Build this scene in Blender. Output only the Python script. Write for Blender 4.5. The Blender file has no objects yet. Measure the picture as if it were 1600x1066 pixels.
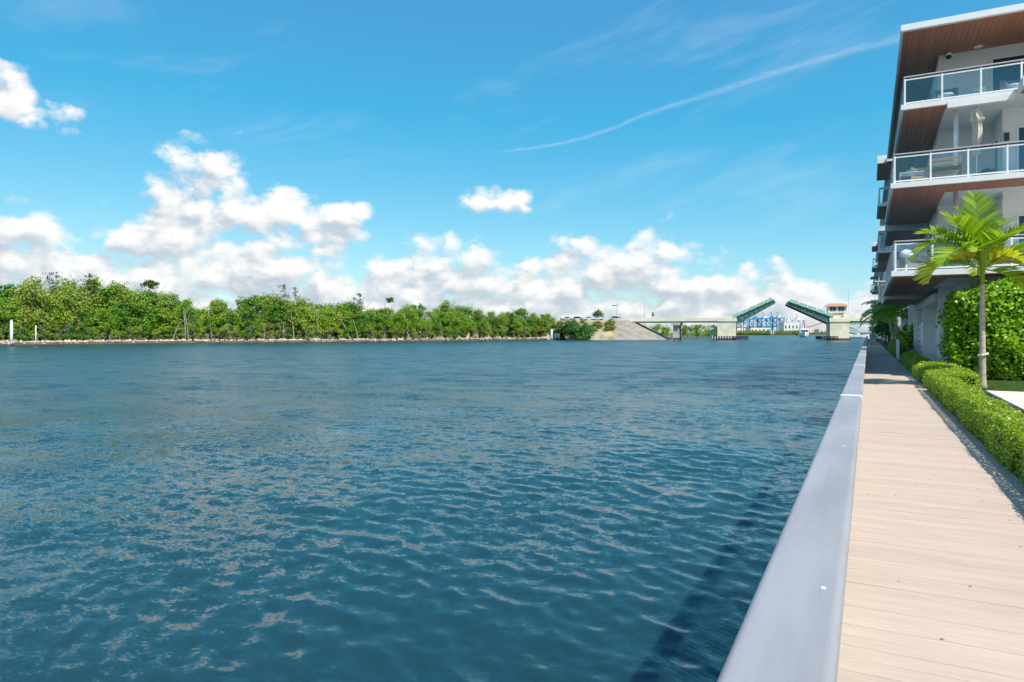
import bpy, bmesh, math, random
import numpy as np
from mathutils import Vector, Matrix

random.seed(7); RNG = np.random.default_rng(7)
SC = bpy.context.scene
COL = SC.collection

# ------------------------------------------------------------------ camera, sky, sun, exposure
F = 1060.0                      # focal length in pixels of the 1600 px wide photograph
HOR = 519.0                     # row of the horizon
TH = math.radians(27.7)         # the view is turned this far left of the boardwalk
CS, SN = math.cos(TH), math.sin(TH)
HC = 2.8                        # eye height above the water
WALK = 1.18                     # boardwalk above the water
cam = bpy.data.cameras.new('Camera'); camo = bpy.data.objects.new('Camera', cam); COL.objects.link(camo)
camo.location = (0, 0, HC); camo.rotation_euler = (math.pi/2, 0, TH)
cam.sensor_width = 36; cam.lens = 36*F/1600; cam.shift_y = -(533-HOR)/1600
cam.clip_start = 0.05; cam.clip_end = 20000
SC.camera = camo

def P(px, depth, z=0.0):        # a point straight ahead along a pixel column, at a depth
    l = (px-800)/F*depth
    return Vector((-SN*depth+CS*l, CS*depth+SN*l, z))
def G(px, py, z=0.0):           # where a pixel meets the level z
    return P(px, (HC-z)*F/(py-HOR), z)
def AZ(px): return math.atan((px-800)/F)-TH
def EL(px, py): return math.atan((HOR-py)/F*math.cos(math.atan((px-800)/F)))

SUNV = Vector((0.66, -0.36, 1.0)).normalized()
SUN_EL = math.asin(SUNV.z); SUN_AZ = math.atan2(SUNV.x, SUNV.y)
SC.view_settings.view_transform = 'Standard'; SC.view_settings.look = 'None'
SC.view_settings.exposure = 0.58; SC.view_settings.gamma = 1.0
SC.view_settings.use_curve_mapping = False
SC.cycles.use_denoising = True
SC.cycles.max_bounces = 8; SC.cycles.transparent_max_bounces = 16
SC.cycles.sample_clamp_indirect = 6.0
SC.cycles.caustics_reflective = False; SC.cycles.caustics_refractive = False

sun = bpy.data.lights.new('sun', 'SUN'); suno = bpy.data.objects.new('sun', sun); COL.objects.link(suno)
sun.energy = 3.8; sun.angle = math.radians(0.53); sun.color = (1.0, 0.95, 0.87)
suno.rotation_euler = SUNV.to_track_quat('Z', 'Y').to_euler(); suno.location = (20, -10, 60)

class NT:                       # small wrapper for node trees
    def __init__(s, tree): s.t = tree
    def n(s, kind, **kw):
        o = s.t.nodes.new(kind)
        for k, v in kw.items(): setattr(o, k, v)
        return o
    def put(s, sock, v):
        if hasattr(v, 'is_linked') or isinstance(v, bpy.types.NodeSocket): s.t.links.new(v, sock)
        else: sock.default_value = v
    def m(s, op, a, b=None, c=None, clamp=False):
        o = s.n('ShaderNodeMath', operation=op, use_clamp=clamp)
        s.put(o.inputs[0], a)
        if b is not None: s.put(o.inputs[1], b)
        if c is not None: s.put(o.inputs[2], c)
        return o.outputs[0]
    def v(s, op, a, b=None):
        o = s.n('ShaderNodeVectorMath', operation=op)
        s.put(o.inputs[0], a)
        if b is not None: s.put(o.inputs[1], b)
        return o.outputs['Value'] if op in ('DOT_PRODUCT', 'LENGTH') else o.outputs[0]
    def noise(s, vec, scale, detail=4, rough=.5, dist=0.0, out=0, lac=2.0, dim='3D'):
        o = s.n('ShaderNodeTexNoise', noise_dimensions=dim); s.put(o.inputs['Vector'], vec)
        o.inputs['Scale'].default_value = scale; o.inputs['Detail'].default_value = detail
        o.inputs['Roughness'].default_value = rough; o.inputs['Distortion'].default_value = dist
        o.inputs['Lacunarity'].default_value = lac
        return o.outputs[out]
    def mix(s, f, a, b, blend='MIX'):
        o = s.n('ShaderNodeMix', data_type='RGBA', blend_type=blend)
        s.put(o.inputs[0], f); s.put(o.inputs[6], a); s.put(o.inputs[7], b)
        return o.outputs[2]
    def ss(s, x, lo, hi, a=0.0, b=1.0):
        o = s.n('ShaderNodeMapRange', interpolation_type='SMOOTHSTEP')
        s.put(o.inputs[0], x); o.inputs[1].default_value = lo; o.inputs[2].default_value = hi
        o.inputs[3].default_value = a; o.inputs[4].default_value = b
        return o.outputs[0]
    def curve(s, x, pts):
        o = s.n('ShaderNodeFloatCurve'); s.put(o.inputs['Value'], x)
        c = o.mapping.curves[0]
        while len(c.points) < len(pts): c.points.new(0.5, 0.5)
        for p, q in zip(c.points, pts): p.location = q; p.handle_type = 'AUTO'
        o.mapping.update()
        return o.outputs[0]

def C4(c): return (c[0], c[1], c[2], 1.0)
def s2l(r, g, b):
    f = lambda v: (v/255/12.92) if v <= 10 else ((v/255+0.055)/1.055)**2.4
    return (f(r), f(g), f(b))

def make_world():
    w = bpy.data.worlds.new('World'); SC.world = w; w.use_nodes = True
    w.cycles.sampling_method = 'MANUAL'; w.cycles.sample_map_resolution = 512
    t = NT(w.node_tree); w.node_tree.nodes.clear()
    out = t.n('ShaderNodeOutputWorld'); bg = t.n('ShaderNodeBackground'); bg.inputs[1].default_value = 0.09
    w.node_tree.links.new(bg.outputs[0], out.inputs[0])
    sky = t.n('ShaderNodeTexSky', sky_type='NISHITA', sun_disc=False)
    sky.sun_elevation = SUN_EL; sky.sun_rotation = SUN_AZ
    sky.air_density = 1.0; sky.dust_density = 0.4; sky.ozone_density = 2.0; sky.altitude = 0
    # grade of the clear sky towards the photograph's cyan: stronger red falloff, softer green and blue
    sc_ = t.n('ShaderNodeSeparateColor'); w.node_tree.links.new(sky.outputs[0], sc_.inputs[0])
    kk = 0.1275
    rr = t.m('MAXIMUM', t.m('MULTIPLY', t.m('SUBTRACT', t.m('MULTIPLY', sc_.outputs[0], .52), .60), 1.85), 0.55)
    gg = t.m('MULTIPLY', t.m('POWER', t.m('MULTIPLY', sc_.outputs[1], 1.06*kk), .75), .92/kk)
    bb = t.m('MULTIPLY', t.m('POWER', t.m('MULTIPLY', sc_.outputs[2], 1.22*kk), .5), .90/kk)
    cc_ = t.n('ShaderNodeCombineColor')
    for i, c in enumerate((rr, gg, bb)): t.put(cc_.inputs[i], c)
    skyc = cc_.outputs[0]
    tc = t.n('ShaderNodeTexCoord'); sep = t.n('ShaderNodeSeparateXYZ')
    w.node_tree.links.new(tc.outputs['Generated'], sep.inputs[0])
    X, Y, Z = sep.outputs
    u = t.m('ARCTAN2', X, Y); el = t.m('ARCSINE', Z)
    # density of the cumulus, as a group of (azimuth, elevation)
    g = bpy.data.node_groups.new('cumulus', 'ShaderNodeTree')
    g.interface.new_socket('u', in_out='INPUT', socket_type='NodeSocketFloat')
    g.interface.new_socket('v', in_out='INPUT', socket_type='NodeSocketFloat')
    g.interface.new_socket('D', in_out='OUTPUT', socket_type='NodeSocketFloat')
    q = NT(g); gi = q.n('NodeGroupInput'); go = q.n('NodeGroupOutput')
    gu, gv = gi.outputs[0], gi.outputs[1]
    comb = q.n('ShaderNodeCombineXYZ'); comb_x = q.m('ADD', gu, 7.3); g.links.new(comb_x, comb.inputs[0])
    comb_y = q.m('MULTIPLY', gv, 1.45); g.links.new(comb_y, comb.inputs[1])
    nz = q.noise(comb.outputs[0], 9.5, 7, 0.63, dim='2D')
    vo = q.n('ShaderNodeTexVoronoi', feature='F1', voronoi_dimensions='2D')
    wv = q.n('ShaderNodeCombineXYZ'); g.links.new(q.m('ADD', comb_x, q.m('MULTIPLY', nz, .05)), wv.inputs[0]); g.links.new(q.m('ADD', comb_y, q.m('MULTIPLY', nz, -.05)), wv.inputs[1])
    g.links.new(wv.outputs[0], vo.inputs['Vector'])
    vo.inputs['Scale'].default_value = 21; vo.inputs['Detail'].default_value = 1.0; vo.inputs['Roughness'].default_value = .5
    puff = q.m('SUBTRACT', 0.42, vo.outputs['Distance'])
    tops = [(-700, 350), (-300, 335), (0, 312), (60, 312), (110, 345), (200, 385), (300, 392), (430, 372), (560, 398), (612, 380),
            (680, 360), (770, 370), (850, 378), (940, 374), (1030, 350), (1100, 376), (1160, 400), (1250, 430), (1340, 438), (1460, 430), (1700, 400)]
    pts = [(0.0, 0.27)]
    for a, b in tops: pts.append(((AZ(a)+2.0)/4.0, EL(a, b)/0.6))
    pts += [(0.62, 0.26), (1.0, 0.27)]
    top = q.m('MULTIPLY', q.curve(q.m('DIVIDE', q.m('ADD', gu, 2.0), 4.0), pts), 0.6)
    bank = q.m('MINIMUM', q.m('DIVIDE', q.m('SUBTRACT', top, gv), 0.040), 0.95)
    blobs = [(322, 262, 82, 62), (290, 322, 120, 48), (425, 338, 120, 44), (525, 334, 66, 20), (205, 318, 46, 30),
             (775, 315, 64, 28), (15, 148, 60, 44), (80, 176, 50, 22), (-160, 230, 130, 60), (470, 374, 110, 30), (250, 372, 130, 34), (-420, 200, 120, 50), (1900, 260, 120, 50), (2500, 200, 200, 60)]
    cur = bank
    for (bx, by, rx, ry) in blobs:
        dx = q.m('MULTIPLY', q.m('SUBTRACT', gu, AZ(bx)), F/rx*math.cos(math.atan((bx-800)/F))**-2 if abs(bx) < 1700 else F/rx)
        dy = q.m('MULTIPLY', q.m('SUBTRACT', gv, EL(bx, by)), F/ry)
        r2 = q.m('ADD', q.m('MULTIPLY', dx, dx), q.m('MULTIPLY', dy, dy))
        cur = q.m('SMOOTH_MAX', cur, q.m('MULTIPLY', q.m('SUBTRACT', 1.0, r2), 1.0 if rx > 50 else 0.5), 0.3)
    cur = q.m('MAXIMUM', cur, -1.6)
    d = q.m('ADD', cur, q.m('MULTIPLY', q.m('SUBTRACT', nz, 0.5), 3.2))
    d = q.m('ADD', d, q.m('MULTIPLY', puff, 0.95))
    g.links.new(d, go.inputs[0])
    def dens(du, dv):
        o = t.n('ShaderNodeGroup'); o.node_tree = g
        t.put(o.inputs[0], t.m('ADD', u, du) if du else u); t.put(o.inputs[1], t.m('ADD', el, dv) if dv else el)
        return o.outputs[0]
    d0 = dens(0, 0); d1 = dens(0.009, 0.017)
    alpha = t.ss(d0, -0.15, 0.74)
    cb = t.n('ShaderNodeCombineXYZ'); t.put(cb.inputs[0], t.m('ADD', u, 2.0)); t.put(cb.inputs[1], t.m('MULTIPLY', el, 3.2))
    nb = t.noise(cb.outputs[0], 8.0, 3, 0.55, dim='2D')
    lit = t.m('MULTIPLY', t.m('SUBTRACT', d0, d1), 0.62)
    lit = t.m('ADD', lit, t.m('MULTIPLY', t.m('SUBTRACT', nb, 0.5), 1.1))
    lit = t.m('ADD', lit, t.ss(el, 0.0, 0.16, 0.30, 0.60))
    cl = t.mix(t.ss(lit, 0.0, 0.95), (4.15, 4.8, 5.35, 1), (7.5, 7.5, 7.45, 1))
    # veil of thin cirrus
    cv = t.n('ShaderNodeCombineXYZ'); t.put(cv.inputs[0], t.m('MULTIPLY', u, 1.0)); t.put(cv.inputs[1], t.m('ADD', t.m('MULTIPLY', el, 4.5), t.m('MULTIPLY', u, -1.1)))
    ci = t.noise(cv.outputs[0], 2.6, 5, 0.62, 0.3, dim='2D')
    cia = t.m('MULTIPLY', t.ss(ci, 0.52, 0.80), 0.14)
    # contrail
    cp = [(600, 247), (760, 238), (850, 229), (960, 200), (1000, 182), (1150, 134), (1250, 102), (1400, 62), (1600, 20)]
    trail = t.m('MULTIPLY', t.curve(t.m('DIVIDE', t.m('ADD', u, 2.0), 4.0), [((AZ(a)+2)/4, EL(a, b)/.6) for a, b in cp]), 0.6)
    tn = t.noise(cv.outputs[0], 45.0, 3, 0.65, dim='2D')
    off = t.m('SUBTRACT', el, t.m('ADD', trail, t.m('MULTIPLY', t.m('SUBTRACT', tn, 0.5), 0.006)))
    wd = t.ss(u, AZ(760), AZ(1400), 0.0018, 0.0042)
    g2 = t.m('DIVIDE', off, wd)
    ta = t.m('POWER', 2.718, t.m('MULTIPLY', t.m('MULTIPLY', g2, g2), -1.0))
    ta = t.m('MULTIPLY', ta, t.m('MULTIPLY', t.ss(u, AZ(740), AZ(830)), t.ss(u, AZ(1600), AZ(1900), 1.0, 0.0)))
    ta = t.m('MULTIPLY', ta, t.m('MULTIPLY', t.m('ADD', t.m('MULTIPLY', tn, 0.9), 0.0), 0.36))
    thin = t.m('ADD', cia, ta, clamp=True)
    c = t.mix(thin, skyc, (6.6, 7.2, 7.5, 1))
    c = t.mix(alpha, c, cl)
    w.node_tree.links.new(c, bg.inputs[0])
make_world()

# ------------------------------------------------------------------ materials
MATS = {}
def mat(name, col, rough=.6, var=.15, scale=3.0, spec=.4, metal=0.0, bump=0.0, bscale=30.0, col2=None, coord='Object', stretch=(1, 1, 1), tide=None):
    if name in MATS: return MATS[name]
    m = bpy.data.materials.new(name); m.use_nodes = True; t = NT(m.node_tree)
    p = m.node_tree.nodes['Principled BSDF']
    tc = t.n('ShaderNodeTexCoord'); vec = tc.outputs[coord]
    if stretch != (1, 1, 1): vec = t.v('MULTIPLY', vec, stretch)
    nz = t.noise(vec, scale, 6, .6)
    c2 = col2 if col2 else tuple(c*(1-var) for c in col)
    c1 = col if col2 else tuple(min(1, c*(1+var*.5)) for c in col)
    bc = t.mix(t.ss(nz, .33, .67), C4(c2), C4(c1))
    if tide:      # dark algae band up to the high-water mark, streaks above it
        gp = t.n('ShaderNodeNewGeometry'); sz = t.n('ShaderNodeSeparateXYZ'); m.node_tree.links.new(gp.outputs['Position'], sz.inputs[0])
        wob = t.noise(t.v('MULTIPLY', gp.outputs['Position'], (1, 1, .3)), 1.1, 4, .6)
        edge = t.m('SUBTRACT', sz.outputs[2], t.m('MULTIPLY', t.m('SUBTRACT', wob, .5), tide*.9))
        bc = t.mix(t.ss(edge, tide*.75, tide*1.15, .88, 0.0), bc, C4((.07, .062, .045)))
        run = t.noise(t.v('MULTIPLY', gp.outputs['Position'], (1.6, 1.6, .10)), 1.0, 4, .6)
        bc = t.mix(t.m('MULTIPLY', t.ss(run, .55, .8), .16), bc, C4((.22, .19, .15)))
    t.put(p.inputs['Base Color'], bc)
    p.inputs['Roughness'].default_value = rough; p.inputs['Metallic'].default_value = metal
    p.inputs['Specular IOR Level'].default_value = spec
    t.put(p.inputs['Roughness'], t.ss(t.noise(vec, scale*2.3, 4, .6), .3, .7, max(0, rough-.08), min(1, rough+.08)))
    if bump:
        b = t.n('ShaderNodeBump'); b.inputs['Strength'].default_value = bump; b.inputs['Distance'].default_value = .02
        t.put(b.inputs['Height'], t.noise(vec, bscale, 5, .6)); t.put(p.inputs['Normal'], b.outputs[0])
    MATS[name] = m; return m

def leaf_mat(name, cols, trans=.3, rough=.45, spec=.35, tcol=None):
    m = bpy.data.materials.new(name); m.use_nodes = True; t = NT(m.node_tree)
    p = m.node_tree.nodes['Principled BSDF']; out = m.node_tree.nodes['Material Output']
    geo = t.n('ShaderNodeNewGeometry'); ob = t.n('ShaderNodeObjectInfo')
    r = t.n('ShaderNodeValToRGB'); r.color_ramp.interpolation = 'LINEAR'
    rr = t.m('ADD', t.m('MULTIPLY', geo.outputs['Random Per Island'], .62), t.m('MULTIPLY', ob.outputs['Random'], .38))
    t.put(r.inputs[0], rr)
    e = r.color_ramp.elements
    for i, c in enumerate(cols):
        pos = i/(len(cols)-1)
        if i < 2 and i != len(cols)-1 or i == 0: el = e[0] if i == 0 else e.new(pos)
        elif i == len(cols)-1: el = e[-1]
        else: el = e.new(pos)
        el.position = pos if i not in (0,) else 0; el.color = C4(c)
    t.put(p.inputs['Base Color'], r.outputs[0]); p.inputs['Roughness'].default_value = rough
    p.inputs['Specular IOR Level'].default_value = spec
    tr = t.n('ShaderNodeBsdfTranslucent')
    t.put(tr.inputs[0], t.mix(1.0, r.outputs[0], C4(tcol or (1.3, 1.35, .6)), 'MULTIPLY'))
    mx = t.n('ShaderNodeMixShader'); mx.inputs[0].default_value = trans
    m.node_tree.links.new(p.outputs[0], mx.inputs[1]); m.node_tree.links.new(tr.outputs[0], mx.inputs[2])
    m.node_tree.links.new(mx.outputs[0], out.inputs[0])
    MATS[name] = m; return m

def glass_mat(name, tint, gloss=.12):
    m = bpy.data.materials.new(name); m.use_nodes = True; t = NT(m.node_tree); out = m.node_tree.nodes['Material Output']
    tr = t.n('ShaderNodeBsdfTransparent'); tr.inputs[0].default_value = C4(tint)
    gl = t.n('ShaderNodeBsdfGlossy'); gl.inputs['Roughness'].default_value = .02; gl.inputs[0].default_value = (1, 1, 1, 1)
    fr = t.n('ShaderNodeFresnel'); fr.inputs[0].default_value = 1.5
    mx = t.n('ShaderNodeMixShader'); t.put(mx.inputs[0], t.m('ADD', t.m('MULTIPLY', fr.outputs[0], .8), gloss*.3, clamp=True))
    m.node_tree.links.new(tr.outputs[0], mx.inputs[1]); m.node_tree.links.new(gl.outputs[0], mx.inputs[2])
    m.node_tree.links.new(mx.outputs[0], out.inputs[0]); MATS[name] = m; return m

def wood_mat(name, a, b):
    m = bpy.data.materials.new(name); m.use_nodes = True; t = NT(m.node_tree)
    p = m.node_tree.nodes['Principled BSDF']; tc = t.n('ShaderNodeTexCoord'); ob = t.n('ShaderNodeObjectInfo')
    v = t.v('MULTIPLY', tc.outputs['Object'], (9, .5, 9))
    v2 = t.v('ADD', v, ob.outputs['Random'])
    n = t.noise(v2, 2.5, 6, .65)
    f = t.m('ADD', t.m('MULTIPLY', t.ss(n, .3, .7), .6), t.m('MULTIPLY', ob.outputs['Random'], .4))
    t.put(p.inputs['Base Color'], t.mix(f, C4(a), C4(b))); p.inputs['Roughness'].default_value = .5
    p.inputs['Specular IOR Level'].default_value = .3
    MATS[name] = m; return m

def deck_mat():
    m = bpy.data.materials.new('composite_decking'); m.use_nodes = True; t = NT(m.node_tree)
    p = m.node_tree.nodes['Principled BSDF']; ob = t.n('ShaderNodeObjectInfo'); geo = t.n('ShaderNodeNewGeometry')
    ps = geo.outputs['Position']
    n = t.noise(t.v('MULTIPLY', ps, (1.2, 14, 1)), 2.0, 6, .65)
    n2 = t.noise(ps, 1.1, 5, .6)
    n3 = t.noise(t.v('MULTIPLY', ps, (1, 3, 1)), 2.7, 6, .7)
    base = t.mix(t.ss(n, .3, .7), C4((.53, .41, .325)), C4((.61, .475, .385)))
    base = t.mix(t.m('MULTIPLY', t.ss(n2, .42, .75), .35), base, C4((.46, .365, .295)))
    base = t.mix(t.m('MULTIPLY', t.ss(n3, .66, .80), .5), base, C4((.30, .22, .16)))
    rnd = t.m('ADD', t.m('MULTIPLY', ob.outputs['Random'], .08), .92)
    t.put(p.inputs['Base Color'], t.mix(1.0, base, t.mix(rnd, (0, 0, 0, 1), (1, 1, 1, 1)), 'MULTIPLY'))
    p.inputs['Roughness'].default_value = .75; p.inputs['Specular IOR Level'].default_value = .25
    b = t.n('ShaderNodeBump'); b.inputs['Strength'].default_value = .25; b.inputs['Distance'].default_value = .004
    t.put(b.inputs['Height'], t.noise(t.v('MULTIPLY', ps, (3, 60, 3)), 3.0, 4, .6)); t.put(p.inputs['Normal'], b.outputs[0])
    MATS['deck'] = m

def water_mat():
    m = bpy.data.materials.new('channel_water'); m.use_nodes = True; t = NT(m.node_tree)
    p = m.node_tree.nodes['Principled BSDF']; geo = t.n('ShaderNodeNewGeometry'); ps = geo.outputs['Position']
    n = t.noise(ps, .05, 4, .6)
    t.put(p.inputs['Base Color'], t.mix(t.ss(n, .3, .7), C4((.009, .046, .056)), C4((.013, .056, .067))))
    p.inputs['IOR'].default_value = 1.333; p.inputs['Specular IOR Level'].default_value = .5
    t.put(p.inputs['Roughness'], t.ss(t.v('LENGTH', ps), 4, 48, .09, .27))   # ripples finer than the mesh
    p.inputs['Subsurface Weight'].default_value = 1.0; p.inputs['Subsurface Radius'].default_value = (.5, 1.0, 1.0); p.inputs['Subsurface Scale'].default_value = .8
    def chop(scale, amp, det):
        n_ = t.n('ShaderNodeTexNoise'); t.put(n_.inputs['Vector'], t.v('MULTIPLY', ps, (1.0, 1.35, 1.0)))
        n_.inputs['Scale'].default_value = scale; n_.inputs['Detail'].default_value = det; n_.inputs['Distortion'].default_value = .4
        return t.v('MULTIPLY', t.v('SUBTRACT', n_.outputs['Color'], (.5, .5, .5)), (amp, amp, 0))
    amp = t.m('MULTIPLY', t.ss(t.noise(ps, .035, 3, .6), .3, .7, .7, 1.2), t.ss(t.noise(ps, .28, 4, .65), .3, .7, .45, 1.55))
    sc_ = t.n('ShaderNodeVectorMath', operation='SCALE')
    far = t.ss(t.v('LENGTH', ps), 4, 34, .8, 2.9)      # chop too fine for the wave mesh further out
    t.put(sc_.inputs[0], t.v('ADD', t.v('ADD', t.v('ADD', t.v('ADD', chop(.45, .28, 3), chop(.12, .10, 3)), chop(2.2, .14, 1)), chop(5.5, .34, 2)), chop(17.0, .40, 2))); t.put(sc_.inputs['Scale'], t.m('MULTIPLY', amp, far))
    t.put(p.inputs['Normal'], t.v('NORMALIZE', t.v('ADD', geo.outputs['Normal'], sc_.outputs[0])))
    MATS['water'] = m

deck_mat(); water_mat()
WHITE = mat('white_stucco', (.84, .83, .81), .75, .05, 1.5, .2, bump=.06, bscale=60)
WHITEP = mat('white_paint', (.86, .86, .85), .35, .04, 4, .5)
GREYP = mat('grey_paint', (.50, .47, .47), .35, .08, 4, .5)
COLGREY = mat('grey_paint_and_shade', (.62, .66, .70), .5, .06, 3)  # puts the lower column's shade into blue-grey; also grey for beams and cranes
SOFF = wood_mat('soffit_wood', (.36, .145, .080), (.50, .225, .130))
TEAK = wood_mat('teak', (.50, .26, .11), (.62, .36, .17))
DKFR = mat('dark_frame', (.05, .055, .06), .4, .1, 5)
RAILM = mat('handrail_paint', (.325, .315, .33), .5, .12, 2.6, .2, bump=.03, bscale=25, stretch=(3, .4, 1))
CONC = mat('pale_concrete', (.70, .62, .54), .85, .16, 1.2, .2, bump=.15, bscale=40)
SEAW = mat('seawall_concrete', (.30, .28, .25), .9, .35, 1.2, .2, bump=.3, bscale=20, tide=.45)
SOIL = mat('soil', (.16, .11, .075), .95, .4, 3.0, .1, bump=.5, bscale=30)
GRASSG = mat('lawn_ground', (.055, .10, .025), .9, .4, 5.0, .1, bump=.5, bscale=60)
SAND = mat('sand', (.50, .39, .27), .95, .3, .3, .1, col2=(.24, .22, .11), bump=.3, bscale=3)
BANKM = mat('bank_soil', (.17, .14, .09), .95, .35, .3, .1)
ROCKM = mat('pale_limestone', (.66, .54, .44), .95, .3, .8, .1, col2=(.30, .23, .17), bump=.4, bscale=4, tide=.28)
SLOPE = mat('slope_paving', (.31, .275, .23), .9, .22, .5, .1, bump=.2, bscale=6)
CREAM = mat('cream_concrete', (.86, .77, .58), .8, .12, .35, .2)
CREAMD = mat('pier_concrete', (.55, .52, .46), .85, .25, .5, .2, tide=.8)
PIERC = mat('pier_cream', (.86, .77, .58), .8, .14, .35, .2, tide=.7)
LGREEN = mat('pale_green_paint', (.36, .58, .48), .5, .15, .6)
DGREEN = mat('dark_green_paint', (.085, .20, .17), .5, .25, .8)
SALMON = mat('salmon_roof', (.58, .22, .13), .7, .15, 2)
WINDK = mat('dark_window', (.020, .035, .055), .08, .2, 1.5, .6)
BLUEP = mat('crane_blue', (.07, .31, .56), .5, .2, .05)
REDP = mat('faded_red', (.55, .12, .09), .5, .15, .1)
FENDER = mat('dark_timber', (.055, .045, .045), .8, .4, 1)
PILEM = mat('white_pile', (.70, .70, .68), .6, .12, 1, tide=.5)
BLACKP = mat('black_plastic', (.02, .02, .022), .35, .1, 5)
CANVAS = mat('beige_canvas', (.66, .58, .48), .9, .12, 6, .1)
WICKER = mat('grey_wicker', (.33, .33, .34), .7, .2, 20, .2)
TRUNKP = mat('palm_trunk', (.56, .47, .38), .9, .3, 3, .1, col2=(.36, .29, .23), bump=.5, bscale=14, stretch=(1, 1, 6))
BARK = mat('pale_bark', (.34, .29, .23), .9, .3, 2, .1)
BARKD = mat('grey_bark', (.16, .13, .11), .9, .3, 2, .1)
ASPH = mat('asphalt', (.05, .05, .052), .9, .2, 2, .2)
TYRE = mat('tyre', (.02, .02, .02), .8, .1, 3)
CARW = mat('car_white', (.75, .75, .76), .25, .03, 1, .6)
CARD = mat('car_dark', (.04, .045, .05), .25, .1, 1, .6)
SKIN = mat('skin', (.52, .30, .21), .6, .1, 8)
CBLUE = mat('blue_cloth', (.16, .34, .62), .9, .15, 10, .1)
CWHITE = mat('white_cloth', (.72, .70, .68), .9, .08, 10, .1)
HAIRM = mat('dark_hair', (.035, .02, .014), .6, .2, 30)
GLASS = glass_mat('balustrade_glass', (.84, .92, .94))
L_HEDGE = leaf_mat('hedge_leaf', [(.10, .18, .016), (.22, .34, .025), (.37, .50, .035), (.52, .61, .07), (.66, .62, .18)], .4, .38, .5)
L_CLUS = leaf_mat('clusia_leaf', [(.05, .15, .008), (.19, .38, .012), (.40, .60, .02), (.64, .74, .04)], .40, .3, .5)
L_MANG = leaf_mat('mangrove_leaf', [(.07, .18, .014), (.14, .29, .02), (.23, .38, .026), (.33, .45, .035), (.46, .48, .09)], .25, .5, .3)
L_OLIVE = leaf_mat('buttonwood_leaf', [(.13, .22, .03), (.22, .32, .04), (.32, .40, .06), (.42, .44, .11)], .25, .6, .2)
L_DEEP = leaf_mat('deep_green_leaf', [(.045, .14, .014), (.09, .24, .02), (.15, .33, .026), (.22, .40, .03)], .25, .45, .35)
L_DARK = leaf_mat('broad_leaf', [(.04, .11, .022), (.07, .17, .03), (.11, .23, .035)], .2, .5, .3)
L_SCRUB = leaf_mat('scrub_leaf', [(.11, .19, .03), (.20, .27, .05), (.32, .31, .10)], .2, .6, .2)
L_PALM = leaf_mat('palm_leaf', [(.10, .21, .015), (.27, .41, .022), (.50, .58, .05)], .42, .35, .5)
L_PALMY = leaf_mat('yellowing_palm_leaf', [(.28, .36, .02), (.52, .52, .03), (.66, .54, .06)], .38, .4, .4)
L_GRASS = leaf_mat('grass_blade', [(.05, .11, .02), (.09, .16, .03), (.14, .19, .04)], .3, .6, .2)
L_DEAD = leaf_mat('dry_twig', [(.12, .10, .075), (.20, .17, .13), (.13, .13, .07)], .1, .8, .1)

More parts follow.
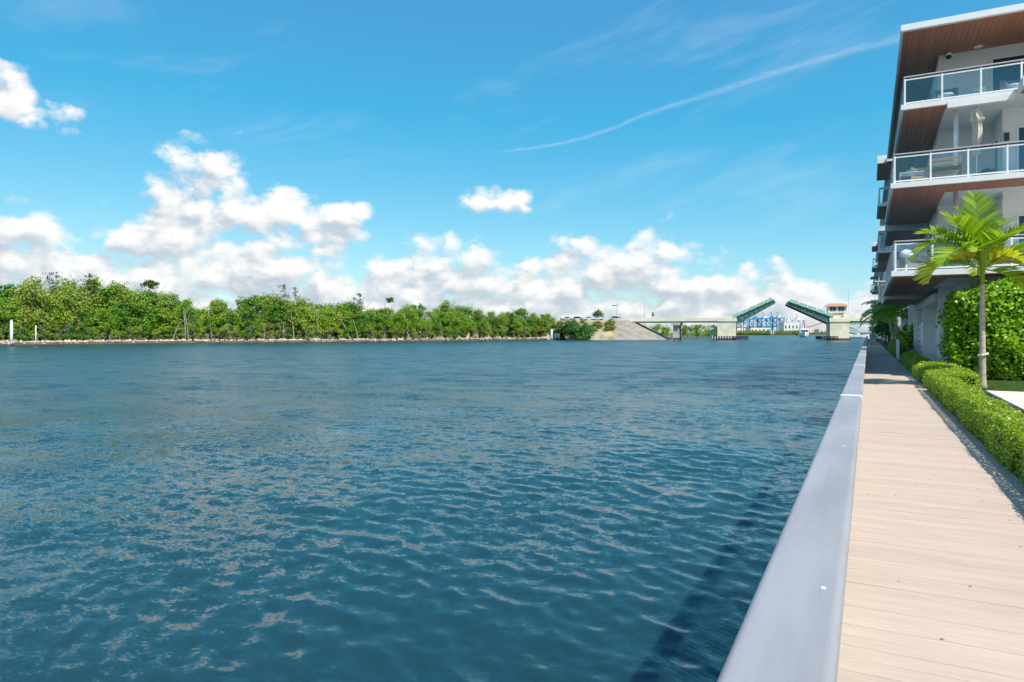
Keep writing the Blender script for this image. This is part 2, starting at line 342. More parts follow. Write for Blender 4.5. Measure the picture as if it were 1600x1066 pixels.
# ------------------------------------------------------------------ mesh helpers
ORG = {}
class MB:
    def __init__(s): s.v = []; s.f = []
    def add(s, vs, fs):
        o = len(s.v); s.v += [tuple(p) for p in vs]; s.f += [tuple(i+o for i in f) for f in fs]; return s
    def box(s, x0, x1, y0, y1, z0, z1):
        return s.add([(x0,y0,z0),(x1,y0,z0),(x1,y1,z0),(x0,y1,z0),(x0,y0,z1),(x1,y0,z1),(x1,y1,z1),(x0,y1,z1)],
                     [(0,3,2,1),(4,5,6,7),(0,1,5,4),(1,2,6,5),(2,3,7,6),(3,0,4,7)])
    def hexa(s, pts): # 8 corner points ordered as box
        return s.add(pts, [(0,3,2,1),(4,5,6,7),(0,1,5,4),(1,2,6,5),(2,3,7,6),(3,0,4,7)])
    def bar(s, a, b, w, h=None):
        a = Vector(a); b = Vector(b); d = (b-a).normalized(); h = h or w
        up = Vector((0,0,1)) if abs(d.z) < .9 else Vector((0,1,0))
        e = d.cross(up).normalized()*w/2; n = e.cross(d).normalized()*h/2
        return s.hexa([a-e-n, a+e-n, b+e-n, b-e-n, a-e+n, a+e+n, b+e+n, b-e+n])
    def tube(s, pts, rad, n=8, caps=True):
        pts = [Vector(p) for p in pts]; k = len(pts)
        if not hasattr(rad, '__len__'): rad = [rad]*k
        vs = []; fs = []
        ref = None
        for i, p in enumerate(pts):
            d = (pts[min(i+1,k-1)]-pts[max(i-1,0)]).normalized()
            if ref is None: ref = Vector((1,0,0)) if abs(d.x) < .8 else Vector((0,1,0))
            e = (ref-d*ref.dot(d)).normalized(); ref = e; b = d.cross(e)
            for j in range(n):
                a = 2*math.pi*j/n; vs.append(p+(e*math.cos(a)+b*math.sin(a))*rad[i])
        for i in range(k-1):
            for j in range(n):
                fs.append((i*n+j, i*n+(j+1)%n, (i+1)*n+(j+1)%n, (i+1)*n+j))
        if caps: fs.append(tuple(range(n-1,-1,-1))); fs.append(tuple((k-1)*n+j for j in range(n)))
        return s.add(vs, fs)
    def lathe(s, prof, c=(0,0,0), n=16):  # prof: (r, z)
        vs = []; fs = []; k = len(prof)
        for r, z in prof:
            for j in range(n):
                a = 2*math.pi*j/n; vs.append((c[0]+r*math.cos(a), c[1]+r*math.sin(a), c[2]+z))
        for i in range(k-1):
            for j in range(n): fs.append((i*n+j, i*n+(j+1)%n, (i+1)*n+(j+1)%n, (i+1)*n+j))
        fs.append(tuple(range(n-1,-1,-1))); fs.append(tuple((k-1)*n+j for j in range(n)))
        return s.add(vs, fs)
    def loft(s, rings, closed_ends=True):
        n = len(rings[0]); vs = [p for r in rings for p in r]; fs = []
        for i in range(len(rings)-1):
            for j in range(n): fs.append((i*n+j, i*n+(j+1)%n, (i+1)*n+(j+1)%n, (i+1)*n+j))
        if closed_ends: fs.append(tuple(range(n-1,-1,-1))); fs.append(tuple((len(rings)-1)*n+j for j in range(n)))
        return s.add(vs, fs)
    def prism(s, poly, z0, z1):
        n = len(poly); vs = [(x,y,z0) for x,y in poly]+[(x,y,z1) for x,y in poly]
        fs = [tuple(range(n-1,-1,-1)), tuple(range(n,2*n))]+[(i,(i+1)%n,n+(i+1)%n,n+i) for i in range(n)]
        return s.add(vs, fs)
    def mesh(s, name, m, smooth=False, bevel=0.0, off=(0,0,0)):
        me = bpy.data.meshes.new(name)
        vs = s.v if tuple(off) == (0,0,0) else [(x-off[0],y-off[1],z-off[2]) for x,y,z in s.v]
        me.from_pydata(vs, [], s.f); me.update()
        bm = bmesh.new(); bm.from_mesh(me); bmesh.ops.recalc_face_normals(bm, faces=bm.faces)
        if bevel: bmesh.ops.bevel(bm, geom=[e for e in bm.edges if e.calc_face_angle(0) > .5], offset=bevel, segments=2, affect='EDGES', profile=.6)
        bm.to_mesh(me); bm.free()
        me.materials.append(m)
        if smooth: me.polygons.foreach_set('use_smooth', [True]*len(me.polygons))
        return me
    def build(s, name, m, parent=None, smooth=False, bevel=0.0, local=False, base=None):
        off = (0,0,0)
        if parent is not None and not local: off = ORG[parent.name]
        if base is not None: off = tuple(base)
        o = link(name, s.mesh(name, m, smooth, bevel, off), parent)
        if base is not None: o.location = base; ORG[o.name] = tuple(base)
        return o

def link(name, me, parent=None):
    o = bpy.data.objects.new(name, me); COL.objects.link(o)
    if parent is not None: o.parent = parent; ORG[o.name] = ORG.get(parent.name, (0,0,0))
    else: ORG[o.name] = (0,0,0)
    return o
def inst(name, me, loc, parent, rz=0, sc=None):      # a piece that shares its mesh; loc in the parent's frame
    o = bpy.data.objects.new(name, me); COL.objects.link(o); o.parent = parent; o.location = loc; o.rotation_euler[2] = rz
    if sc: o.scale = sc
    ORG[o.name] = tuple(loc)
    return o
def tag(o, label=None, cat=None, group=None, kind=None):
    if label: o['label'] = label
    if cat: o['category'] = cat
    if group: o['group'] = group
    if kind: o['kind'] = kind
    return o
def thing(name, label, cat, loc=(0,0,0), rz=0, group=None):
    o = bpy.data.objects.new(name, None); COL.objects.link(o); o.location = loc; o.rotation_euler[2] = rz
    o.empty_display_size = .2; ORG[o.name] = tuple(loc)
    return tag(o, label, cat, group)
def copy_tree(o, parent=None):
    c = o.copy(); COL.objects.link(c)
    if parent is not None: c.parent = parent
    ORG[c.name] = ORG.get(o.name, (0,0,0))
    for ch in list(o.children): copy_tree(ch, c)
    return c
def bulk(name, verts, faces, m, smooth=False):       # big numpy mesh, all faces alike
    me = bpy.data.meshes.new(name); verts = np.asarray(verts, np.float32); faces = np.asarray(faces, np.int32)
    k = faces.shape[1]
    me.vertices.add(len(verts)); me.vertices.foreach_set('co', verts.ravel())
    me.loops.add(faces.size); me.loops.foreach_set('vertex_index', faces.ravel())
    me.polygons.add(len(faces)); me.polygons.foreach_set('loop_start', np.arange(0, faces.size, k, dtype=np.int32))
    me.polygons.foreach_set('loop_total', np.full(len(faces), k, np.int32))
    if smooth: me.polygons.foreach_set('use_smooth', np.ones(len(faces), bool))
    me.materials.append(m); me.update(calc_edges=True); me.validate()
    return me
def leaves(pts, nrm, size, aspect=.55, jitter=.8, fold=.12, rng=RNG):   # one folded diamond leaf per point
    n = len(pts)
    nr = nrm+rng.normal(0, jitter, (n,3)); nr /= np.linalg.norm(nr, axis=1, keepdims=True)+1e-9
    t = rng.normal(0, 1, (n,3)); t -= nr*np.sum(t*nr, axis=1, keepdims=True); t /= np.linalg.norm(t, axis=1, keepdims=True)+1e-9
    b = np.cross(nr, t); sz = (size*rng.uniform(.65, 1.35, n))[:,None]
    v = np.empty((n,4,3))
    v[:,0] = pts-t*sz*.5; v[:,1] = pts+b*sz*aspect*.5+nr*sz*fold+t*sz*.05; v[:,2] = pts+t*sz*.5; v[:,3] = pts-b*sz*aspect*.5+nr*sz*fold+t*sz*.05
    return v.reshape(-1,3), np.arange(4*n).reshape(n,4)

# ------------------------------------------------------------------ water
def make_water():
    dense = np.arange(-62, 12, .125); left = np.arange(-180, -62, 1.5); right = np.arange(12, 180, 1.5)
    ang = np.radians(np.concatenate([left, dense, right])); na = len(ang)
    r = [1.2]
    while r[-1] < 50: r.append(r[-1]*1.0058)
    while r[-1] < 300: r.append(r[-1]*1.010)
    while r[-1] < 6000: r.append(r[-1]*1.06)
    r = np.array(r); nr = len(r)
    A, R = np.meshgrid(ang, r); x = R*np.sin(A); y = R*np.cos(A); z = np.zeros_like(x)
    sp = R*np.where(R < 50, .0058, .010)
    xd = np.zeros_like(x); yd = np.zeros_like(x)
    rng = np.random.default_rng(11)
    # gusty patches make the chop uneven
    patch = 1+.22*np.sin(x*.11+y*.05+1.3)*np.sin(y*.083-x*.04)+.16*np.sin(x*.31-y*.21+.4)
    wind = math.radians(203)
    lam = np.concatenate([np.geomspace(.11, 4.5, 80), np.geomspace(.16, 1.0, 24)])
    for l in lam:
        k = 2*math.pi/l; th = wind+rng.normal(0, .70 if l < 1 else .45); ph = rng.uniform(0, 2*math.pi)
        slope = .0215*np.exp(-((math.log(l/.36))/.85)**2)+.0018
        a = slope/k; kx, ky = k*math.sin(th), k*math.cos(th)
        w = np.clip((l/sp-2.5)/3, 0, 1)
        if w.max() <= 0: continue
        arg = kx*x+ky*y+ph; s = np.sin(arg); c = np.cos(arg)
        z += w*a*c; xd -= w*a*1.25*s*math.sin(th); yd -= w*a*1.25*s*math.cos(th)
    z *= patch; x = x+xd*patch; y = y+yd*patch
    V = np.stack([x, y, z], -1).reshape(-1,3)
    i = np.arange(nr-1)[:,None]; j = np.arange(na)[None,:]; j2 = (j+1) % na
    fc = np.stack([i*na+j+0*i, i*na+j2+0*i, (i+1)*na+j2, (i+1)*na+j], -1).reshape(-1,4)[:, ::-1]
    o = link('water', bulk('water', V, fc, MATS['water'], True))
    tag(o, kind='structure', label='wind-rippled teal channel water')
make_water()

# ------------------------------------------------------------------ land: near bank, boardwalk, rail
def make_near_bank():
    o = MB().box(1.49, 70, -12, 262, -1.5, WALK-.03).build('garden_ground', SOIL); tag(o, 'dark soil ground behind the boardwalk hedges', kind='structure')
    o = MB().box(-.34, -.06, -12, 262, -2, WALK-.06).build('seawall', SEAW); tag(o, 'concrete seawall below the boardwalk', kind='structure')
    o = MB().box(-.06, 1.49, -12, 262, -2, WALK-.12).build('boardwalk_base', SEAW); tag(o, 'concrete base carrying the boardwalk planks', kind='structure')
    # boardwalk planks: each its own piece near the camera, one joined strip further on
    bw = link('boardwalk', None); tag(bw, 'tan composite boardwalk of cross planks', kind='structure')
    pl = .143
    pm = MB().box(-.26, 1.475, 0, pl-.0035, -.04, 0).mesh('plank', MATS['deck'], bevel=.0025)
    n = 0; y = 1.2
    while n < 200:
        inst('plank', pm, (random.uniform(-.004, .004), y, WALK+random.uniform(-.0015, .0015)), bw); y += pl; n += 1
    m = MB()
    while y < 118:
        dz = random.uniform(-.0015, .0015); m.box(-.26, 1.475, y, y+pl-.0035, WALK-.04+dz, WALK+dz); y += pl
    far = m.build('far_planks', MATS['deck'], bw); far['kind'] = 'stuff'
    m = MB()
    y = 1.2-pl
    while y > -4: m.box(-.26, 1.475, y, y+pl-.0035, WALK-.04, WALK); y -= pl
    far = m.build('rear_planks', MATS['deck'], bw); far['kind'] = 'stuff'
    # handrail: wide cap, posts, unseen bars added for their shade
    top = HC-.55
    secs = [(-3.2, 6.62)]; y = 6.63
    while y < 116: secs.append((y, y+6.09)); y += 6.1
    rail = thing('handrail', 'long pale grey metal handrail between boardwalk and water', 'railing', (-.13, 0, WALK))
    prof = []
    x0, x1, t, rd = -.217, -.047, .062, .018
    for cx, cz, a0 in ((x1-rd, top-rd, 0), (x0+rd, top-rd, 90), (x0+rd, top-t+rd, 180), (x1-rd, top-t+rd, 270)):
        for k in range(6):
            a = math.radians(a0+k*18); prof.append((cx+rd*math.cos(a), cz+rd*math.sin(a)))
    for i, (a, b) in enumerate(secs):
        MB().loft([[(px, a, pz) for px, pz in prof], [(px, b-.022, pz) for px, pz in prof]]).build('rail_cap', RAILM, rail, smooth=False)
        jm = MB().box(-.2195, -.0445, b-.055, b+.035, top-.0645, top+.0025).build('joint_sleeve', WHITEP, rail, bevel=.016)
    sm = random.Random(5)
    for k in range(16):     # dried splashes and scuffs on the cap
        x, y, r = sm.uniform(-.20, -.07), (2.0+k*.55 if k else 1.6), sm.uniform(.002, .006)
        if k == 0: x, r = -.085, .005
        n = 9; m_ = MB(); m_.add([(x+r*math.cos(6.283*j/n)*sm.uniform(.7, 1.2), y+r*2.2*math.sin(6.283*j/n)*sm.uniform(.7, 1.2), top+.0008) for j in range(n)], [tuple(range(n))])
        m_.build('splash_mark', WHITEP if k % 3 == 0 else SEAW, rail)
    pm = MB().box(-.028, .028, -.028, .028, 0, top-.062-WALK).mesh('post', RAILM, bevel=.004)
    y = -2.4
    while y < 116:
        inst('post', pm, (-.03, y, .0), rail); y += 1.525
    MB().box(-.175, -.145, -3.1, 116, WALK+.07, WALK+.10).build('bottom_rail', RAILM, rail)
    pk = MB()  # unseen bars, width and spacing shaped for their shade on the water
    y = -2.4
    while y < 60:
        pk.box(-.168, -.152, y-.016, y+.016, WALK+.10, top-.062); y += .078
    pk = pk.build('unseen_pickets', RAILM, rail); pk['kind'] = 'stuff'
make_near_bank()

# ------------------------------------------------------------------ hedges and garden
def hedge_thing(name, label, cat, x0, x1, y0, y1, z0, h, n, size, lm, core, round_=.06, group=None, belly=None, aspect=.6, nearbias=False):
    base = ((x0+x1)/2, (y0+y1)/2, z0)
    t = thing(name, label, cat, base, group=group)
    rng = np.random.default_rng(int(abs(y0*100+x0*31)) % 9999)
    L = y1-y0; W = x1-x0
    # faces: top, -x side, +x side, -y end, +y end
    areas = np.array([W*L, h*L, h*L*.5, W*h, W*h*.5]); cnt = (areas/areas.sum()*n).astype(int)
    P_, N_ = [], []
    for fi, c in enumerate(cnt):
        a = rng.random(c); b = rng.random(c)
        if nearbias and fi < 3: b = b**1.7
        pts = np.zeros((c,3)); nn = np.zeros((c,3))
        if fi == 0: pts[:] = np.stack([x0+a*W, y0+b*L, np.full(c, z0+h)], 1); nn[:] = (0,0,1)
        elif fi == 1: pts[:] = np.stack([np.full(c, x0), y0+b*L, z0+a*h], 1); nn[:] = (-1,0,.7)
        elif fi == 2: pts[:] = np.stack([np.full(c, x1), y0+b*L, z0+a*h], 1); nn[:] = (1,0,.7)
        elif fi == 3: pts[:] = np.stack([x0+a*W, np.full(c, y0), z0+b*h], 1); nn[:] = (0,-1,.7)
        else: pts[:] = np.stack([x0+a*W, np.full(c, y1), z0+b*h], 1); nn[:] = (0,1,.7)
        # lumpy surface
        lump = (np.sin(pts[:,1]*2.1+pts[:,0]*3)+np.sin(pts[:,1]*5.3+1+pts[:,2]*4)*.6+np.sin(pts[:,0]*7+pts[:,2]*6+2)*.5)*round_*.45
        pts += nn*(lump+rng.uniform(-round_*1.5, round_*.6, c))[:,None]
        shoot = rng.random(c) < .04; pts[shoot] += nn[shoot]*rng.uniform(.2, 1.0, (shoot.sum(),1))*round_*1.2
        P_.append(pts); N_.append(nn)
    pts = np.concatenate(P_); nn = np.concatenate(N_)
    # rounded shoulders
    cx = (x0+x1)/2; ex = np.clip((np.abs(pts[:,0]-cx)/(W/2)-.55)/.45, 0, 1.2); ez = np.clip((pts[:,2]-z0)/h, 0, 1.1)
    pull = (ex**2)*(ez**6)*round_*.8
    pts[:,2] -= pull; pts[:,0] -= np.sign(pts[:,0]-cx)*pull*.8
    if belly: pts = belly(pts)
    v, f = leaves(pts, nn, size, aspect, .65, rng=rng)
    o = link('foliage', bulk('foliage', v-np.array(base), f, lm), t); o['kind'] = 'stuff'
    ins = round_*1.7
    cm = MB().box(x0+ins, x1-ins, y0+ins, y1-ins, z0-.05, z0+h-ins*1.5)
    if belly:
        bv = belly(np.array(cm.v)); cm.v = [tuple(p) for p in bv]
    cm.build('dark_core', core, t)  # solid dark box added so the gaps between leaves don't see through
    m = MB()
    for k in range(int(max(4, L*3))):
        yy = random.uniform(y0+.05, y1-.05); xx = x0+random.uniform(.02, .10); q = random.uniform(-.05, .05)
        m.tube([(xx, yy, z0-.02), (xx-.01, yy+q, z0+h*.35), (xx+.03, yy+2*q, z0+h*.7)], [.008, .006, .003], 4)
    st = m.build('stems', BARKD, t); st['kind'] = 'stuff'
    return t
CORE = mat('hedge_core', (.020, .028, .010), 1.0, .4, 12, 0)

hedge_thing('box_hedge', 'long low clipped hedge along the near right side of the boardwalk', 'hedge', 1.47, 1.98, 4.6, 22.0, WALK-.02, .49, 52000, .042, L_HEDGE, CORE, .055, 'clipped hedges along the boardwalk', nearbias=True)
hedge_thing('box_hedge', 'second low clipped hedge in sun, just past the long near hedge', 'hedge', 1.50, 2.75, 22.6, 29.6, WALK-.02, .52, 15000, .055, L_HEDGE, CORE, .07, 'clipped hedges along the boardwalk')
hedge_thing('box_hedge', 'low hedge in the building shade beside the flat bench', 'hedge', 1.52, 2.15, 30.4, 40.5, WALK-.02, .55, 7000, .07, L_HEDGE, CORE, .07, 'clipped hedges along the boardwalk')
hedge_thing('box_hedge', 'taller dark hedge behind the white gate panel in shade', 'hedge', 1.55, 2.2, 49.0, 66.0, WALK-.02, .95, 6000, .10, L_HEDGE, CORE, .09, 'clipped hedges along the boardwalk')
def belly(p):
    p = p.copy(); k = np.clip((p[:,2]-WALK)/3.3, 0, 1)
    bul = np.sin(k*math.pi*.75+.35)*.34-.25
    lf = np.clip((3.6-p[:,0])/1.2, 0, 1); p[:,0] -= bul*lf*1.3
    fr = np.clip((28.9-p[:,1])/.9, 0, 1); p[:,1] -= (bul*.7+.10*np.sin(p[:,0]*2.3+p[:,2]*1.7))*fr
    p[:,2] += .14*np.sin(p[:,0]*3.1+1)*k
    return p
hedge_thing('clusia_hedge', 'tall bright green hedge of glossy round leaves in front of the apartments', 'hedge', 2.62, 8.2, 28.1, 29.7, WALK-.02, 3.22, 23000, .14, L_CLUS, CORE, .20, None, belly, .72)

def make_garden():
    o = MB().box(2.0, 9, 22.4, 27.6, WALK-.1, WALK-.012).build('lawn', GRASSG); tag(o, 'short lawn strip at the foot of the tall hedge', kind='structure')
    rng = np.random.default_rng(3); n = 16000
    pts = np.stack([rng.uniform(2.05, 8.5, n), rng.uniform(22.45, 27.4, n), np.full(n, WALK+.012)], 1)
    v, f = leaves(pts, np.tile((0,-.6,.15), (n,1)), .05, .16, .7, rng=rng)
    o = link('grass', bulk('grass', v, f, L_GRASS)); tag(o, 'short grass on the lawn strip', 'grass', kind='stuff')
    pv = MB().box(2.98, 40, -10, 21.9, WALK-.1, WALK+.004).build('pavement', CONC, bevel=.01); tag(pv, 'pale concrete pavement with kerb, widened out of view to bounce light', kind='structure')  # unseen reach beyond the near pad added to bounce light onto the soffits
    k = MB().box(2.80, 2.978, -10, 22.1, WALK-.1, WALK+.05).build('kerb', CONC, bevel=.012); tag(k, 'raised pale concrete kerb', kind='structure')
    k = MB().box(2.98, 40, 21.9, 22.1, WALK-.1, WALK+.045).build('kerb', CONC, bevel=.012); tag(k, 'raised pale concrete kerb', kind='structure')
    # fallen leaves and small debris on planks
    m = MB()
    for i in range(170):
        x = random.uniform(0.0, 1.42) if random.random() < .4 else random.uniform(1.0, 1.45); y = random.uniform(2.5, 22); a = random.uniform(0, 6.28); l = random.uniform(.006, .015)
        ca, sa = math.cos(a)*l, math.sin(a)*l; z = WALK+.004
        m.add([(x-ca,y-sa,z),(x+sa*.45,y-ca*.45,z+.004),(x+ca,y+sa,z+.001),(x-sa*.45,y+ca*.45,z+.003)], [(0,1,2,3)])
    o = m.build('leaf_litter', L_DEAD); tag(o, 'small dry leaves scattered on the planks', 'leaf litter', kind='stuff')
    bn = MB().box(2.35, 3.0, 35.2, 41.5, WALK+.34, WALK+.46).box(2.42, 2.93, 35.4, 36.0, WALK-.03, WALK+.34).box(2.42, 2.93, 40.6, 41.3, WALK-.03, WALK+.34).build('garden_bench', CONC, base=(2.7, 38, WALK), bevel=.01)
    tag(bn, 'flat pale concrete bench between the shaded hedge and columns', 'bench')
    gp = thing('gate_panel', 'narrow white gate panel at the boardwalk edge in the shade', 'gate', (1.6, 46.8, WALK))
    MB().box(1.56, 1.62, 46.2, 48.2, WALK+.08, WALK+1.05).build('panel', WHITEP, gp); 
    for yy in (46.15, 48.25): MB().box(1.54, 1.64, yy-.05, yy+.05, WALK-.03, WALK+1.15).build('post', WHITEP, gp)
make_garden()

# ------------------------------------------------------------------ palms
def frond(name, parent, origin, az, el0, length, droop, lm, nl=23, leaf=.62, wid=.072, vee=.5, sag=.34, rs=1):
    rng = random.Random(rs); o3 = Vector(origin); K = 16
    pts = []; p = o3.copy(); e = el0
    for i in range(K+1):
        pts.append(p.copy()); s = i/K
        d = Vector((math.cos(az)*math.cos(e), math.sin(az)*math.cos(e), math.sin(e)))
        p = p+d*length/K; e -= droop/K*(.5+s)
    m = MB(); m.tube(pts, [.022*(1-.85*i/K)+.003 for i in range(K+1)], 5)
    fr = m.build('rachis_tmp', lm, parent)
    # leaflets
    vs = list(fr.data.vertices); bpy.data.objects.remove(fr)
    m2 = MB(); m2.v = m.v; m2.f = m.f
    for i in range(nl):
        s = .14+.86*(i+.5)/nl; fi = s*K; a = int(min(fi, K-1)); q = pts[a].lerp(pts[a+1], fi-a); d = (pts[a+1]-pts[a]).normalized()
        side0 = d.cross(Vector((0,0,1)));
        if side0.length < .05: side0 = Vector((-math.sin(az), math.cos(az), 0))
        side0.normalize(); up = side0.cross(d).normalized()
        ll = leaf*(math.sin(math.pi*min(1, (s*.86+.12)))**.6)*rng.uniform(.9, 1.08)
        for sg in (-1, 1):
            out = (side0*sg*1.0+d*(.55+.5*s)+up*vee*rng.uniform(.7, 1.2)).normalized()
            w = wid*rng.uniform(.85, 1.15)
            row = []
            c = q.copy(); dd = out.copy()
            wv = (d*.9-up*.2*sg).normalized()
            for k, (ww) in enumerate((.55, 1.0, .8, .06)):
                wv2 = (wv-dd*wv.dot(dd)).normalized()
                row.append((c-wv2*w*ww*.5, c+wv2*w*ww*.5)); c = c+dd*ll/3; dd = (dd+Vector((0,0,-sag*.33*rng.uniform(.7, 1.3)))).normalized()
            vv = [x for pr in row for x in pr]
            m2.add(vv, [(0,1,3,2), (2,3,5,4), (4,5,7,6)])
    return m2.build(name, lm, parent)

def make_palm(label, base, h, r0, fronds, lean=(0,0), stake=True, group='palms by the boardwalk', leaf=.72):
    t = thing('palm_tree', label, 'palm tree', base, group=group)
    bx, by, bz = base
    pts = []; rad = []
    for i in range(33):
        s = i/32; pts.append((bx+lean[0]*s*s, by+lean[1]*s*s, bz-.03+s*h)); rad.append(r0*(1.15-.42*s)*(1+.035*(i % 2))+(.05*r0/.1*math.exp(-s*25)))
    MB().tube(pts, rad, 12).build('trunk', TRUNKP, t, smooth=True)
    top = Vector(pts[-1])
    MB().tube([top-Vector((0,0,.05)), top+Vector((0,0,.28)), top+Vector((0,0,.62)), top+Vector((0,0,.8))], [r0*.74, r0*.70, r0*.42, .02], 10).build('crown_shaft', L_PALM, t, smooth=True)
    for i, (az, el, ln, dr, yel) in enumerate(fronds):
        frond('frond', t, top+Vector((0,0,.55+.12*math.sin(el))), az, math.radians(el), ln, math.radians(dr), L_PALMY if yel else L_PALM, rs=i+3, leaf=leaf)
    return t
RA = TH                      # azimuth of image right
def ia(deg): return RA+math.radians(deg)   # 0 right, 90 away, 180 left, 270 towards the viewer
pb = G(1535, 606, WALK)
palm = make_palm('slender sunlit palm with yellowing lower fronds in front of the tall hedge', (pb.x, pb.y, WALK), 3.05, .082, [
    (ia(120), 80, 2.0, 30, 0), (ia(200), 68, 1.9, 55, 0), (ia(345), 62, 1.9, 60, 0), (ia(265), 62, 1.6, 85, 0), (ia(172), 56, 2.1, 70, 0),
    (ia(80), 84, 2.15, 22, 0), (ia(150), 74, 2.0, 40, 0), (ia(25), 66, 2.0, 50, 0), (ia(178), 46, 2.25, 118, 0), (ia(205), 34, 2.0, 105, 0),
    (ia(162), 24, 1.8, 90, 0), (ia(188), 14, 2.1, 92, 1), (ia(330), 42, 1.9, 95, 0), (ia(5), 36, 2.1, 70, 0), (ia(335), 30, 1.7, 150, 1),
    (ia(300), 28, 1.5, 130, 1), (ia(230), 55, 1.5, 100, 0), (ia(100), 40, 1.8, 80, 0), (ia(60), 20, 1.8, 80, 0), (ia(352), -8, 1.5, 70, 0)])
m = MB(); m.tube([(pb.x-.11, pb.y-.05, WALK+.93), (pb.x-.02, pb.y-.13, WALK+.95), (pb.x+.1, pb.y-.1, WALK+.98), (pb.x+.13, pb.y+.02, WALK+1.0)], .035, 6)
m.build('tie_strap', CANVAS, palm)
def gen_fronds(n, seed, ln=2.2):
    r = random.Random(seed)
    return [(i*2.4+r.uniform(-.2, .2), 80-95*(i/(n-1))+r.uniform(-8, 8), ln*r.uniform(.85, 1.1), r.uniform(50, 95), 0) for i in range(n)]
pb2 = G(1405, 549, WALK)
make_palm('dark palm with curving trunk in the building shade, nearest of the shaded palms', (pb2.x, pb2.y, WALK), 2.7, .15, gen_fronds(18, 5, 2.6), (-.35, -.1), leaf=.85)
make_palm('shaded palm leaning over the boardwalk further along the row', (2.1, 71, WALK), 2.9, .15, gen_fronds(18, 8, 2.6), (-.5, 0), leaf=.8)

# ------------------------------------------------------------------ apartment buildings
POST = MB().box(-.03, .03, -.03, .03, 0, 1.02).mesh('post', WHITEP, bevel=.004)
def pane_mesh(w): return MB().box(.04, w-.04, -.006, .006, .11, .95).mesh('pane', GLASS)
def pane_mesh_y(w): return MB().box(-.006, .006, .04, w-.04, .11, .95).mesh('pane', GLASS)

def balcony(parent, xl, xr, yf, yb, zb, th=.2, inset=.14, step=1.2, side=True, soffit=None, wood_front=0.0, planks=True, xw=2.62, front=True):
    """slab with white edge, planked soffit, glass balustrade along the front and the water side"""
    b = thing_part('balcony', parent)
    px, py, pz = ORG[parent.name]
    zt = zb+th
    MB().box(xl, xr, yf, yb, zb, zt).build('slab', WHITE, b, bevel=.012)
    # soffit planks along y, hung just under the slab and inside its edge
    def plankrow(x0, x1, y0, y1):
        w = .19; n = max(1, int(round((x1-x0)/w))); w = (x1-x0)/n
        me = MB().box(.004, w-.004, 0, y1-y0, -.022, -.003).mesh('soffit_plank', SOFF)
        if planks:
            for i in range(n): inst('soffit_plank', me, (x0+i*w-px, y0-py, zb-pz), b)
        else:
            m = MB()
            for i in range(n): m.box(x0+i*w+.004, x0+(i+1)*w-.004, y0, y1, zb-.022, zb-.003)
            o = m.build('soffit_planks', SOFF, b); o['kind'] = 'stuff'
    plankrow(xl+.10, xw, yf+.10, yb-.05)
    if wood_front: plankrow(xw+.01, min(xr, 15.9), yf+.10, yf+wood_front)
    # balustrade
    y = yf+inset; x = xl+inset
    if front:
        n = max(1, int(round((min(xr, 15.9)-x)/step))); st = (min(xr, 15.9)-x)/n; pm = pane_mesh(st)
        for i in range(n+1): inst('post', POST, (x+i*st-px, y-py, zt-pz), b)
        for i in range(n): inst('pane', pm, (x+i*st-px, y-py, zt-pz), b)
        MB().box(x-.05, x+n*st+.05, y-.045, y+.045, zt+1.06, zt+1.11).build('handrail', GREYP, b, bevel=.01)
        MB().box(x+.03, x+n*st-.03, y-.02, y+.02, zt+.955, zt+1.0).box(x+.03, x+n*st-.03, y-.02, y+.02, zt+.055, zt+.10).build('rail', WHITEP, b)
        MB().box(x-.02, x+n*st+.02, y-.012, y+.012, zt+1.02, zt+1.06).build('rail_support', DKFR, b)
    if side:
        L = yb-.1-y; n = max(1, int(round(L/1.5))); st = L/n; pm = pane_mesh_y(st)
        for i in range(1, n+1): inst('post', POST, (x-px, y+i*st-py, zt-pz), b)
        for i in range(n): inst('pane', pm, (x-px, y+i*st-py, zt-pz), b)
        MB().box(x-.045, x+.045, y+.05, y+L+.03, zt+1.06, zt+1.11).build('handrail', GREYP, b, bevel=.01)
        MB().box(x-.02, x+.02, y+.03, y+L-.03, zt+.955, zt+1.0).box(x-.02, x+.02, y+.03, y+L-.03, zt+.055, zt+.10).build('rail', WHITEP, b)
    return b
def thing_part(name, parent):
    o = bpy.data.objects.new(name, None); COL.objects.link(o); o.parent = parent; o.empty_display_size = .1
    ORG[o.name] = ORG[parent.name]; return o
def glazing(parent, x0, x1, y, z0, z1, n=2, name='window', axis='x'):
    """framed glass set into a wall that faces -y (axis x) or -x (axis y)"""
    w = thing_part(name, parent); fr = MB(); gl = MB(); t = .06; st = (x1-x0)/n
    for i in range(n+1):
        a = x0+i*st; fr.box(a-t/2, a+t/2, y-.05, y+.02, z0, z1)
    fr.box(x0, x1, y-.046, y+.018, z1-t, z1).box(x0, x1, y-.046, y+.018, z0, z0+t)
    gl.box(x0, x1, y-.012, y+.012, z0, z1)
    if axis == 'y':
        for m in (fr, gl): m.v = [(b, a, c) for a, b, c in m.v]
    fr.build('frame', WHITEP, w)
    gl.build('pane', WINDK, w)
    return w

